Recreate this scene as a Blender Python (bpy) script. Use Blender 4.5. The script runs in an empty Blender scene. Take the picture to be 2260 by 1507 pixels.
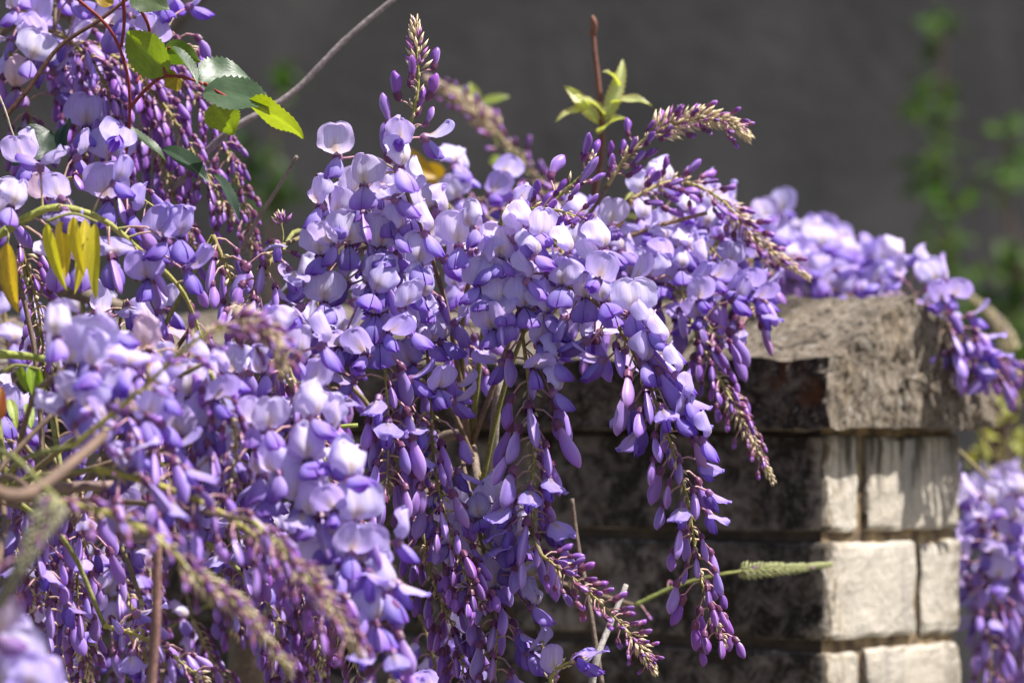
import bpy, math, random
import numpy as np
from mathutils import Vector, Matrix

random.seed(7)
RNG = np.random.default_rng(11)
SC = bpy.context.scene
COL = SC.collection
MM = 0.001

# ------------------------------------------------------------------ camera
FPX = 150.0 / 36.0 * 2260.0          # focal length in photograph pixels
CAM = Vector((0, 0, 1.5))
PITCH = math.radians(1.2)
cd = bpy.data.cameras.new('camera')
cd.lens = 150; cd.sensor_width = 36; cd.sensor_fit = 'HORIZONTAL'
cd.clip_start = 0.05; cd.clip_end = 3000
cd.dof.use_dof = True; cd.dof.focus_distance = 2.24; cd.dof.aperture_fstop = 9.2
cam = bpy.data.objects.new('camera', cd); COL.objects.link(cam)
cam.location = CAM; cam.rotation_euler = (math.pi / 2 + PITCH, 0, 0)
SC.camera = cam

def at(px, py, d):
    """point at depth d (metres along the lens axis) seen at photograph pixel px, py"""
    x = d * (px - 1130.0) / FPX
    u = -d * (py - 753.5) / FPX
    c, s = math.cos(PITCH), math.sin(PITCH)
    return Vector((x, d * c - u * s, CAM.z + u * c + d * s))

# ------------------------------------------------------------------ light
SUN_AZ = math.radians(-14)     # angle from +X towards +Y of the direction to the sun
SUN_EL = math.radians(60)
w = bpy.data.worlds.new('World'); SC.world = w; w.use_nodes = True
nt = w.node_tree; bg = nt.nodes['Background']
sky = nt.nodes.new('ShaderNodeTexSky'); sky.sky_type = 'NISHITA'; sky.sun_disc = False; sky.dust_density = 2.5; sky.ozone_density = 0.6
sky.sun_elevation = SUN_EL; sky.sun_rotation = math.pi / 2 - SUN_AZ
nt.links.new(sky.outputs[0], bg.inputs[0]); bg.inputs[1].default_value = 0.064
ld = bpy.data.lights.new('sun', 'SUN'); ld.energy = 5.0; ld.angle = math.radians(0.53); ld.color = (1.0, 0.965, 0.915)
sun = bpy.data.objects.new('sun', ld); COL.objects.link(sun)
sdir = Vector((math.cos(SUN_EL) * math.cos(SUN_AZ), math.cos(SUN_EL) * math.sin(SUN_AZ), math.sin(SUN_EL)))
sun.rotation_euler = sdir.to_track_quat('Z', 'Y').to_euler(); sun.location = (3, 1, 5)
SC.view_settings.view_transform = 'Standard'; SC.view_settings.look = 'None'
SC.view_settings.exposure = 1.08; SC.view_settings.gamma = 1.0
SC.view_settings.use_curve_mapping = False
SC.render.engine = 'CYCLES'
SC.cycles.use_denoising = True
SC.cycles.max_bounces = 10; SC.cycles.diffuse_bounces = 5; SC.cycles.transmission_bounces = 6
SC.cycles.sample_clamp_indirect = 6.0

# ------------------------------------------------------------------ materials
def new_mat(name):
    m = bpy.data.materials.new(name); m.use_nodes = True
    t = m.node_tree; t.nodes.clear()
    o = t.nodes.new('ShaderNodeOutputMaterial')
    return m, t, o
def N(t, kind, **kw):
    n = t.nodes.new(kind)
    for k, v in kw.items():
        setattr(n, k, v)
    return n
def mixc(t, blend, fac, a, b):
    n = N(t, 'ShaderNodeMix', data_type='RGBA', blend_type=blend)
    for sock, v in ((n.inputs[0], fac), (n.inputs[6], a), (n.inputs[7], b)):
        if hasattr(v, 'links'): t.links.new(v, sock)
        elif isinstance(v, (tuple, list)): sock.default_value = (*v, 1) if len(v) == 3 else v
        else: sock.default_value = v
    return n.outputs[2]
def ramp(t, src, stops):
    r = N(t, 'ShaderNodeValToRGB')
    el = r.color_ramp.elements
    while len(el) < len(stops): el.new(0.5)
    for e, (p, c) in zip(el, stops):
        e.position = p; e.color = (c, c, c, 1) if not isinstance(c, (tuple, list)) else (*c, 1)
    t.links.new(src, r.inputs[0])
    return r.outputs[0]
def noise(t, vec, scale, detail=4, rough=0.55, dist=0.0):
    n = N(t, 'ShaderNodeTexNoise'); n.inputs['Scale'].default_value = scale
    n.inputs['Detail'].default_value = detail; n.inputs['Roughness'].default_value = rough
    n.inputs['Distortion'].default_value = dist
    if vec is not None: t.links.new(vec, n.inputs['Vector'])
    return n.outputs[0]
def mapping(t, vec, scale=(1, 1, 1), loc=(0, 0, 0)):
    n = N(t, 'ShaderNodeMapping'); n.inputs['Scale'].default_value = scale; n.inputs['Location'].default_value = loc
    t.links.new(vec, n.inputs['Vector']); return n.outputs[0]
def math_n(t, op, a, b=0.0, clamp=False):
    n = N(t, 'ShaderNodeMath', operation=op); n.use_clamp = clamp
    for s, v in ((n.inputs[0], a), (n.inputs[1], b)):
        if hasattr(v, 'links'): t.links.new(v, s)
        else: s.default_value = v
    return n.outputs[0]

def thin_mat(name, transl, rough=0.5, spec=0.35, vein=0.10, hue=0.012, val=0.16, tint=(1, 1, 1), bump=0.12, uvs=(26, 1.6, 1)):
    """petal or leaf: pigment from the Col attribute, light passes through"""
    m, t, o = new_mat(name)
    at_ = N(t, 'ShaderNodeAttribute', attribute_name='Col')
    oi = N(t, 'ShaderNodeObjectInfo')
    uv = N(t, 'ShaderNodeUVMap')
    mp = mapping(t, uv.outputs[0], uvs)
    nz = noise(t, mp, 1.0, 3, 0.6, 0.4)
    hs = N(t, 'ShaderNodeHueSaturation')
    mr = N(t, 'ShaderNodeMapRange'); mr.inputs[3].default_value = 0.5 - hue; mr.inputs[4].default_value = 0.5 + hue
    t.links.new(oi.outputs['Random'], mr.inputs[0]); t.links.new(mr.outputs[0], hs.inputs['Hue'])
    r2 = math_n(t, 'FRACT', math_n(t, 'MULTIPLY', oi.outputs['Random'], 17.31))
    mr2 = N(t, 'ShaderNodeMapRange'); mr2.inputs[3].default_value = 1 - val; mr2.inputs[4].default_value = 1 + val
    t.links.new(r2, mr2.inputs[0]); t.links.new(mr2.outputs[0], hs.inputs['Value'])
    t.links.new(at_.outputs['Color'], hs.inputs['Color'])
    v = N(t, 'ShaderNodeMapRange'); v.inputs[1].default_value = 0.3; v.inputs[2].default_value = 0.7
    v.inputs[3].default_value = 1 - vein; v.inputs[4].default_value = 1 + vein
    t.links.new(nz, v.inputs[0])
    col = mixc(t, 'MULTIPLY', 1.0, mixc(t, 'MULTIPLY', 1.0, hs.outputs[0], v.outputs[0]), oi.outputs['Color'])
    p = N(t, 'ShaderNodeBsdfPrincipled'); p.inputs['Roughness'].default_value = rough
    p.inputs['Specular IOR Level'].default_value = spec
    t.links.new(col, p.inputs['Base Color'])
    b = N(t, 'ShaderNodeBump'); b.inputs['Strength'].default_value = bump; b.inputs['Distance'].default_value = 0.0006
    t.links.new(nz, b.inputs['Height']); t.links.new(b.outputs[0], p.inputs['Normal'])
    tr = N(t, 'ShaderNodeBsdfTranslucent')
    tc = mixc(t, 'MULTIPLY', 1.0, col, tint)
    t.links.new(tc, tr.inputs['Color'])
    mx = N(t, 'ShaderNodeMixShader'); mx.inputs[0].default_value = transl
    t.links.new(p.outputs[0], mx.inputs[1]); t.links.new(tr.outputs[0], mx.inputs[2])
    t.links.new(mx.outputs[0], o.inputs[0])
    return m

M_PETAL = thin_mat('petal', 0.48, 0.5, 0.3, 0.13, 0.012, 0.12, tint=(1.06, 0.97, 1.06), bump=0.3, uvs=(34, 2.2, 1))
M_BUD = thin_mat('bud_petal', 0.22, 0.42, 0.4, 0.10, 0.016, 0.2, tint=(1.1, 0.9, 1.05), uvs=(9, 2.5, 1))
M_BRACT = thin_mat('bract', 0.3, 0.6, 0.3, 0.15, 0.02, 0.15)
M_LEAF = thin_mat('leaf', 0.45, 0.40, 0.6, 0.16, 0.012, 0.15, tint=(1.2, 1.3, 0.3), bump=0.3, uvs=(14, 9, 1))
M_FARLEAF = thin_mat('far_leaf', 0.4, 0.5, 0.2, 0.1, 0.02, 0.25, tint=(1.3, 1.3, 0.4))

def bark_mat(name, bump=0.6, sc=900):
    m, t, o = new_mat(name)
    a = N(t, 'ShaderNodeAttribute', attribute_name='Col')
    tc = N(t, 'ShaderNodeTexCoord')
    n1 = noise(t, tc.outputs['Object'], sc, 5, 0.65)
    n2 = noise(t, tc.outputs['Object'], sc * 0.18, 3)
    f = ramp(t, n1, [(0.3, 0.62), (0.7, 1.3)])
    g = ramp(t, n2, [(0.3, 0.75), (0.7, 1.2)])
    c = mixc(t, 'MULTIPLY', 1.0, mixc(t, 'MULTIPLY', 1.0, a.outputs['Color'], f), g)
    p = N(t, 'ShaderNodeBsdfPrincipled'); p.inputs['Roughness'].default_value = 0.62
    p.inputs['Specular IOR Level'].default_value = 0.3
    t.links.new(c, p.inputs['Base Color'])
    b = N(t, 'ShaderNodeBump'); b.inputs['Strength'].default_value = bump; b.inputs['Distance'].default_value = 0.0008
    t.links.new(n1, b.inputs['Height']); t.links.new(b.outputs[0], p.inputs['Normal'])
    t.links.new(p.outputs[0], o.inputs[0])
    return m
M_STALK = bark_mat('green_stalk', 0.35, 700)
M_BARK = bark_mat('bark', 0.9, 420)

# ------------------------------------------------------------------ mesh helpers
class MB:
    def __init__(s): s.v = []; s.f = []; s.c = []; s.uv = []; s.n = 0
    def add(s, verts, faces, cols, uvs=None):
        verts = np.asarray(verts, float); k = len(verts)
        cols = np.broadcast_to(np.asarray(cols, float), (k, 3))
        uvs = np.zeros((k, 2)) if uvs is None else np.asarray(uvs, float)
        s.v.append(verts); s.c.append(cols); s.uv.append(uvs)
        s.f += [tuple(i + s.n for i in f) for f in faces]; s.n += k
    def grid(s, P, C, UV):
        nu, nv = P.shape[:2]
        fs = [(i * nv + j, (i + 1) * nv + j, (i + 1) * nv + j + 1, i * nv + j + 1) for i in range(nu - 1) for j in range(nv - 1)]
        s.add(P.reshape(-1, 3), fs, np.asarray(C).reshape(-1, 3), UV.reshape(-1, 2))
    def tube(s, pts, rad, col, n=6, cap=True):
        pts = [Vector(p) for p in pts]; k = len(pts)
        rad = np.broadcast_to(np.asarray(rad, float), (k,))
        col = np.broadcast_to(np.asarray(col, float), (k, 3))
        vs = []; cs = []; us = []
        nrm = None
        for i, p in enumerate(pts):
            tg = (pts[min(i + 1, k - 1)] - pts[max(i - 1, 0)])
            tg = tg.normalized() if tg.length > 1e-9 else Vector((0, 0, 1))
            if nrm is None:
                a = Vector((0, 0, 1)) if abs(tg.z) < 0.9 else Vector((1, 0, 0))
                nrm = tg.cross(a).normalized()
            else:
                nrm = (nrm - tg * nrm.dot(tg)).normalized()
            bn = tg.cross(nrm)
            for j in range(n):
                a = 2 * math.pi * j / n
                vs.append(p + (nrm * math.cos(a) + bn * math.sin(a)) * rad[i]); cs.append(col[i]); us.append((j / n, i / max(k - 1, 1)))
        fs = [(i * n + j, i * n + (j + 1) % n, (i + 1) * n + (j + 1) % n, (i + 1) * n + j) for i in range(k - 1) for j in range(n)]
        if cap:
            fs += [tuple(range(n - 1, -1, -1)), tuple((k - 1) * n + j for j in range(n))]
        s.add([tuple(v) for v in vs], fs, cs, us)
    def mesh(s, name, mat, smooth=True):
        me = bpy.data.meshes.new(name)
        V = np.concatenate(s.v); C = np.concatenate(s.c); U = np.concatenate(s.uv)
        me.from_pydata(V.tolist(), [], s.f)
        ca = me.color_attributes.new('Col', 'FLOAT_COLOR', 'POINT')
        ca.data.foreach_set('color', np.concatenate([C, np.ones((len(C), 1))], 1).ravel())
        ul = me.uv_layers.new(name='UVMap')
        li = np.zeros(len(me.loops), int); me.loops.foreach_get('vertex_index', li)
        ul.data.foreach_set('uv', U[li].ravel())
        if smooth: me.polygons.foreach_set('use_smooth', [True] * len(me.polygons))
        me.materials.append(mat); me.update()
        return me

def link(name, data, parent=None):
    o = bpy.data.objects.new(name, data); COL.objects.link(o)
    if parent is not None: o.parent = parent
    return o
def tag(o, label=None, cat=None, group=None, kind=None):
    for k, v in (('label', label), ('category', cat), ('group', group), ('kind', kind)):
        if v: o[k] = v
    return o
def empty(name, loc):
    o = link(name, None); o.location = loc; o.empty_display_size = 0.01
    return o

def catmull(pts, n):
    pts = [Vector(p) for p in pts]
    P = [pts[0] * 2 - pts[1]] + pts + [pts[-1] * 2 - pts[-2]]
    out = []
    seg = len(pts) - 1
    for i in range(n + 1):
        x = i / n * seg; k = min(int(x), seg - 1); u = x - k
        a, b, c, d = P[k:k + 4]
        out.append(0.5 * ((2 * b) + (c - a) * u + (2 * a - 5 * b + 4 * c - d) * u * u + (3 * b - a - 3 * c + d) * u ** 3))
    return out

# ------------------------------------------------------------------ ground, far wall
def sheet(name, size, z, mat, div=1):
    me = bpy.data.meshes.new(name)
    me.from_pydata([(-size, -size, z), (size, -size, z), (size, size, z), (-size, size, z)], [], [(0, 1, 2, 3)])
    me.materials.append(mat); return link(name, me)
m, t, o = new_mat('soil')
tc = N(t, 'ShaderNodeTexCoord'); p = N(t, 'ShaderNodeBsdfPrincipled'); p.inputs['Roughness'].default_value = 0.95
c = mixc(t, 'MIX', ramp(t, noise(t, tc.outputs['Object'], 3, 8), [(0.4, 0.0), (0.6, 1.0)]), (0.10, 0.085, 0.06), (0.16, 0.15, 0.12))
t.links.new(c, p.inputs['Base Color']); t.links.new(p.outputs[0], o.inputs[0])
tag(sheet('ground', 1500, 0, m), kind='structure')

def rendered_mat():
    m, t, o = new_mat('grey_render')
    tc = N(t, 'ShaderNodeTexCoord'); p = N(t, 'ShaderNodeBsdfPrincipled'); p.inputs['Roughness'].default_value = 0.9
    n1 = noise(t, tc.outputs['Object'], 1.3, 6, 0.62, 0.4); n2 = noise(t, tc.outputs['Object'], 24, 6, 0.7)
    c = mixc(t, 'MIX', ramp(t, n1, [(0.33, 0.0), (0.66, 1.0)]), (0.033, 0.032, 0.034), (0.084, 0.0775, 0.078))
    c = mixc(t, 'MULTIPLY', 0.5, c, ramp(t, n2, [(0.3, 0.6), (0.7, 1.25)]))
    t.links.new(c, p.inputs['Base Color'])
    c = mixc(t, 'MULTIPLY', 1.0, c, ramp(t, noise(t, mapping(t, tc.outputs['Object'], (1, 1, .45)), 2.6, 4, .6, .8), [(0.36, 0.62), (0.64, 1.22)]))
    t.links.new(c, p.inputs['Base Color'])
    b = N(t, 'ShaderNodeBump'); b.inputs['Strength'].default_value = 0.5; b.inputs['Distance'].default_value = 0.01
    t.links.new(n2, b.inputs['Height']); t.links.new(b.outputs[0], p.inputs['Normal'])
    t.links.new(p.outputs[0], o.inputs[0]); return m
def box_verts(x0, x1, y0, y1, z0, z1):
    return [(x0, y0, z0), (x1, y0, z0), (x1, y1, z0), (x0, y1, z0), (x0, y0, z1), (x1, y0, z1), (x1, y1, z1), (x0, y1, z1)]
BOXF = [(3, 2, 1, 0), (4, 5, 6, 7), (0, 1, 5, 4), (1, 2, 6, 5), (2, 3, 7, 6), (3, 0, 4, 7)]
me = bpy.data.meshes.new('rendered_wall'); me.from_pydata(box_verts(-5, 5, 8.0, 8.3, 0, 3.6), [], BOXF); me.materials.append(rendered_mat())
tag(link('rendered_wall', me), 'plain dark grey rendered wall in shade far behind the flowers', 'wall')

# ------------------------------------------------------------------ brick pier with gabled stone coping
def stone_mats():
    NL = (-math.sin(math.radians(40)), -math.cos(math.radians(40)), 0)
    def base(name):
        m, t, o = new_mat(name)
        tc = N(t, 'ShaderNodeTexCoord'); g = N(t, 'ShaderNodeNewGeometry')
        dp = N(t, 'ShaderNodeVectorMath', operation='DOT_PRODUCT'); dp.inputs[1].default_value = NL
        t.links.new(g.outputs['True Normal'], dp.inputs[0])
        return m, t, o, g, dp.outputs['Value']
    # bricks
    m, t, o, g, side = base('pale_brick')
    P = g.outputs['Position']
    oi = N(t, 'ShaderNodeObjectInfo')
    cream = mixc(t, 'MIX', oi.outputs['Random'], (0.45, 0.40, 0.33), (0.52, 0.47, 0.40))
    fine = noise(t, P, 260, 6, 0.7); mid = noise(t, P, 40, 5, 0.6)
    cream = mixc(t, 'MULTIPLY', 0.6, cream, ramp(t, fine, [(0.3, 0.62), (0.65, 1.15)]))
    grey = mixc(t, 'MIX', ramp(t, noise(t, mapping(t, P, (1, 1, .25)), 55, 4), [(0.52, 0), (0.68, 0.75)]), cream, (0.27, 0.25, 0.235))
    # run-off stain hanging down from the coping and rust near the arris
    sep = N(t, 'ShaderNodeSeparateXYZ'); t.links.new(P, sep.inputs[0])
    zz = N(t, 'ShaderNodeMapRange'); zz.inputs[1].default_value = ZCOP - 0.062; zz.inputs[2].default_value = ZCOP
    t.links.new(sep.outputs[2], zz.inputs[0])
    streak = noise(t, mapping(t, P, (1, 1, 0.12)), 120, 5, 0.6)
    st = math_n(t, 'ADD', zz.outputs[0], math_n(t, 'MULTIPLY', math_n(t, 'SUBTRACT', streak, 0.62), 3.2))
    grey = mixc(t, 'MIX', ramp(t, st, [(0.22, 0.0), (0.75, 0.92)]), grey, (0.055, 0.045, 0.032))
    ed = N(t, 'ShaderNodeVectorMath', operation='DOT_PRODUCT'); ed.inputs[1].default_value = EDIR
    sub = N(t, 'ShaderNodeVectorMath', operation='SUBTRACT'); t.links.new(P, sub.inputs[0]); sub.inputs[1].default_value = CORNER
    t.links.new(sub.outputs[0], ed.inputs[0])
    near = N(t, 'ShaderNodeMapRange'); near.inputs[1].default_value = 0.03; near.inputs[2].default_value = 0.0
    t.links.new(ed.outputs['Value'], near.inputs[0])
    rs = math_n(t, 'MULTIPLY', near.outputs[0], ramp(t, noise(t, mapping(t, P, (1, 1, .5)), 170, 5, .7), [(0.44, 0.0), (0.6, 1.0)]))
    far = N(t, 'ShaderNodeMapRange'); far.inputs[1].default_value = 0.118; far.inputs[2].default_value = 0.15
    t.links.new(ed.outputs['Value'], far.inputs[0])
    rs2 = math_n(t, 'MULTIPLY', far.outputs[0], ramp(t, noise(t, P, 140, 5, .7), [(0.42, 0.0), (0.6, 1.0)]))
    warm = mixc(t, 'MIX', rs, grey, (0.15, 0.095, 0.035))
    warm = mixc(t, 'MIX', rs2, warm, (0.17, 0.14, 0.10))
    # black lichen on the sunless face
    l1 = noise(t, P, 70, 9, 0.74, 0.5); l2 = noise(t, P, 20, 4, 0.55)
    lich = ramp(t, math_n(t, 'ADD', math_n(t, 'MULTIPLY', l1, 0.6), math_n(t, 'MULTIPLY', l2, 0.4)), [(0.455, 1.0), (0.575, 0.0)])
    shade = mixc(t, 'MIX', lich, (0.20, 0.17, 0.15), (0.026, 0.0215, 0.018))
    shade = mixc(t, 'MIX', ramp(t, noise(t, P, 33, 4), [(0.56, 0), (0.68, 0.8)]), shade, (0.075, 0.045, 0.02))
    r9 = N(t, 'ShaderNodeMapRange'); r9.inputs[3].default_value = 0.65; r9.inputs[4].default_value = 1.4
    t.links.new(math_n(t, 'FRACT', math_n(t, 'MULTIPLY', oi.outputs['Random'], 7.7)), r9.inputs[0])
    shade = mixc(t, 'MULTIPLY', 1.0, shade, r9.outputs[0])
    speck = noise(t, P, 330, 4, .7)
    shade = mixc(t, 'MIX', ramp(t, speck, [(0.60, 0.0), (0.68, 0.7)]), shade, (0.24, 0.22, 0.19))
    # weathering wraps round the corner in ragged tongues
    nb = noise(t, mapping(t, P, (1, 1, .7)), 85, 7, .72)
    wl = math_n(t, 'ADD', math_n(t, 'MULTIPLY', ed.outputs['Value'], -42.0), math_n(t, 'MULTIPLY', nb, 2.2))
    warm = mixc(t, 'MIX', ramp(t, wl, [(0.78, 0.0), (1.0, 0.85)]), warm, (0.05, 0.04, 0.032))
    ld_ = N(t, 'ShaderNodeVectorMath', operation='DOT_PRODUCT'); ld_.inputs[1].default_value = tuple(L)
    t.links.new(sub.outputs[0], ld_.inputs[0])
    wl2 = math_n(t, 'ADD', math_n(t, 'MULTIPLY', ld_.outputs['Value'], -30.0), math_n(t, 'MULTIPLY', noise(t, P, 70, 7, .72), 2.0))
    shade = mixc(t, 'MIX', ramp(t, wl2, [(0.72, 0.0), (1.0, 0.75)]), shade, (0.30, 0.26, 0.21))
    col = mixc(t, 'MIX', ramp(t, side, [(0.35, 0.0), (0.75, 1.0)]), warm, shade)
    p = N(t, 'ShaderNodeBsdfPrincipled'); p.inputs['Roughness'].default_value = 0.92; p.inputs['Specular IOR Level'].default_value = 0.2
    t.links.new(col, p.inputs['Base Color'])
    b = N(t, 'ShaderNodeBump'); b.inputs['Strength'].default_value = 0.9; b.inputs['Distance'].default_value = 0.002
    t.links.new(math_n(t, 'ADD', fine, l1), b.inputs['Height']); t.links.new(b.outputs[0], p.inputs['Normal'])
    t.links.new(p.outputs[0], o.inputs[0]); MBR = m
    # coping stone
    m, t, o, g, side = base('weathered_coping')
    P = g.outputs['Position']
    n1 = noise(t, mapping(t, P, (1, 1, .42)), 190, 8, 0.75, 0.3); n2 = noise(t, P, 270, 4, 0.7); n3 = noise(t, P, 30, 4)
    col = mixc(t, 'MIX', ramp(t, n1, [(0.36, 0.0), (0.6, 1.0)]), (0.085, 0.065, 0.048), (0.30, 0.25, 0.195))
    col = mixc(t, 'MIX', ramp(t, n2, [(0.58, 0.0), (0.68, 0.9)]), col, (0.50, 0.46, 0.41))
    col = mixc(t, 'MIX', ramp(t, n3, [(0.55, 0.0), (0.75, 0.6)]), col, (0.21, 0.15, 0.085))
    v = N(t, 'ShaderNodeTexVoronoi'); v.inputs['Scale'].default_value = 130; t.links.new(P, v.inputs['Vector'])
    col = mixc(t, 'MIX', ramp(t, v.outputs['Distance'], [(0.12, 0.85), (0.30, 0.0)]), col, (0.03, 0.026, 0.022))
    n5 = noise(t, mapping(t, P, (1, 1, .5)), 26, 5, .65, .5)
    col = mixc(t, 'MIX', ramp(t, n5, [(0.50, 0.0), (0.64, 0.75)]), col, (0.055, 0.043, 0.034))
    n6 = noise(t, P, 48, 6, .7, .3)
    col = mixc(t, 'MIX', ramp(t, n6, [(0.57, 0.0), (0.64, 0.7)]), col, (0.36, 0.34, 0.30))
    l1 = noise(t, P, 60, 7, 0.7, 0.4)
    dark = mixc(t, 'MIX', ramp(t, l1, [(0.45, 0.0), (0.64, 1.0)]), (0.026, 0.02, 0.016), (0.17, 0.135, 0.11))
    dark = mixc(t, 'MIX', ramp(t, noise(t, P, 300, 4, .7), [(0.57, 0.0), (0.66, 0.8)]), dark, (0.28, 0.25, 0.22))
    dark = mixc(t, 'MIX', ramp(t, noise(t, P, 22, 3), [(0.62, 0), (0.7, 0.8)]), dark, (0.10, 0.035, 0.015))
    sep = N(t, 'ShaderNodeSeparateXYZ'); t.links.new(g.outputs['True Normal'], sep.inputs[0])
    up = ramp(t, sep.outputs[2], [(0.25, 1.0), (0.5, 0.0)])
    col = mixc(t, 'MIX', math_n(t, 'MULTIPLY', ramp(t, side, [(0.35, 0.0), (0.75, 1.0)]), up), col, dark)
    p = N(t, 'ShaderNodeBsdfPrincipled'); p.inputs['Roughness'].default_value = 0.95; p.inputs['Specular IOR Level'].default_value = 0.15
    t.links.new(col, p.inputs['Base Color'])
    b = N(t, 'ShaderNodeBump'); b.inputs['Strength'].default_value = 1.0; b.inputs['Distance'].default_value = 0.004
    t.links.new(math_n(t, 'ADD', n1, math_n(t, 'MULTIPLY', n2, 0.6)), b.inputs['Height']); t.links.new(b.outputs[0], p.inputs['Normal'])
    t.links.new(p.outputs[0], o.inputs[0]); MCO = m
    m, t, o, g, side = base('ochre_mortar')
    P = g.outputs['Position']
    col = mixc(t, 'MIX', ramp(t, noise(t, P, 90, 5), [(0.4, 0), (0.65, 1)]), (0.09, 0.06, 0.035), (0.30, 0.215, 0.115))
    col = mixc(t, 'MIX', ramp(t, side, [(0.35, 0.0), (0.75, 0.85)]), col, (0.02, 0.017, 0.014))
    p = N(t, 'ShaderNodeBsdfPrincipled'); p.inputs['Roughness'].default_value = 0.95
    t.links.new(col, p.inputs['Base Color']); t.links.new(p.outputs[0], o.inputs[0])
    return MBR, MCO, m
E = Vector((math.sin(math.radians(40)), math.cos(math.radians(40)), 0))      # along the end face, away
L = Vector((-math.cos(math.radians(40)), math.sin(math.radians(40)), 0))     # along the long face, away
EDIR = tuple(E)
C0 = at(1816, 945, 2.62); ZCOP = C0.z
CORNER = tuple(C0)
M_BRICK, M_COPE, M_MORTAR = stone_mats()
TH, WL = 0.151, 1.25
pier = empty('brick_pier', (C0.x, C0.y, 0))
tag(pier, 'pale brick garden wall end blackened with lichen under a rough gabled stone coping', 'wall')
def pl(e, l, z): return E * e + L * l + Vector((0, 0, z))
def warp(v, amp, sc, seed):
    from mathutils import noise as mn
    return Vector(v) + mn.noise_vector(Vector(v) * sc + Vector((seed, seed * 1.7, 3.1))) * amp
def solid_grid(prof, lens, jit, seed, sub=0.008, inset=0.0):
    """sweep a closed e/z profile along l, subdivided, surface broken up by noise"""
    pts = []
    k = len(prof)
    for i in range(k):
        a, b = prof[i], prof[(i + 1) % k]
        d = math.dist(a, b); n = max(1, int(d / sub))
        for j in range(n): pts.append((a[0] + (b[0] - a[0]) * j / n, a[1] + (b[1] - a[1]) * j / n))
    vs = []; m = len(pts)
    for l in lens:
        for (e, z) in pts: vs.append(warp(warp(pl(e, l, z), jit, 22, seed), jit * 0.8, 75, seed + 5))
    fs = [(i * m + j, i * m + (j + 1) % m, (i + 1) * m + (j + 1) % m, (i + 1) * m + j) for i in range(len(lens) - 1) for j in range(m)]
    return vs, fs, pts, m
def coping():
    o = 0.016; z0 = ZCOP; hb = 0.043; hr = 0.040
    prof = [(-o, z0), (TH + o, z0), (TH + o, z0 + hb), (TH / 2, z0 + hb + hr), (-o, z0 + hb)]
    lens = [-o + 0.0026 * i for i in range(130)] + [0.33 + 0.02 * i for i in range(48)]
    vs, fs, pts, m = solid_grid(prof, lens, 0.0028, 3.0, 0.0026)
    # end caps: concentric rings shrink to the centre so they too are broken up
    for lay, rev in ((0, False), (len(lens) - 1, True)):
        ring = [lay * m + j for j in range(m)]
        ce, cz = TH / 2, z0 + 0.035
        for s in [1 - 0.04 * q for q in range(1, 23)]:
            new = []
            for (e, z) in pts:
                vs.append(warp(warp(pl(ce + (e - ce) * s, lens[lay], cz + (z - cz) * s), 0.0028, 22, 3.0), 0.00224, 75, 8.0)); new.append(len(vs) - 1)
            for j in range(m):
                q = (ring[j], new[j], new[(j + 1) % m], ring[(j + 1) % m]); fs.append(q if rev else q[::-1])
            ring = new
        fs.append(tuple(ring) if rev else tuple(ring[::-1]))
    from mathutils import noise as mn
    cen = pl(TH / 2, 0.15, z0 + 0.03)
    for i, v in enumerate(vs):                            # pits and crumbs
        q = Vector((v.x, v.y, v.z * 0.55))
        dv = mn.voronoi(q * 150)[0][0]; de = mn.voronoi(q * 70 + Vector((4, 4, 4)))[0][0]
        h = -0.0026 * max(0, 0.42 - dv) / 0.42 - 0.004 * max(0, 0.30 - de) / 0.30 * (mn.noise(v * 30) > 0.02) + 0.0011 * mn.noise(v * 240)
        dr = v - cen; dr -= L * dr.dot(L) * 0.6; dr.normalize()
        if v.z > z0 + 0.003: vs[i] = v + dr * h
    me = bpy.data.meshes.new('coping'); me.from_pydata([tuple(v) for v in vs], [], fs); me.materials.append(M_COPE)
    me.polygons.foreach_set('use_smooth', [False] * len(me.polygons))
    return link('coping_stone', me, pier)
cop = coping(); cop['label'] = 'rough weathered stone coping with a gabled top'
_brickcache = {}
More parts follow.
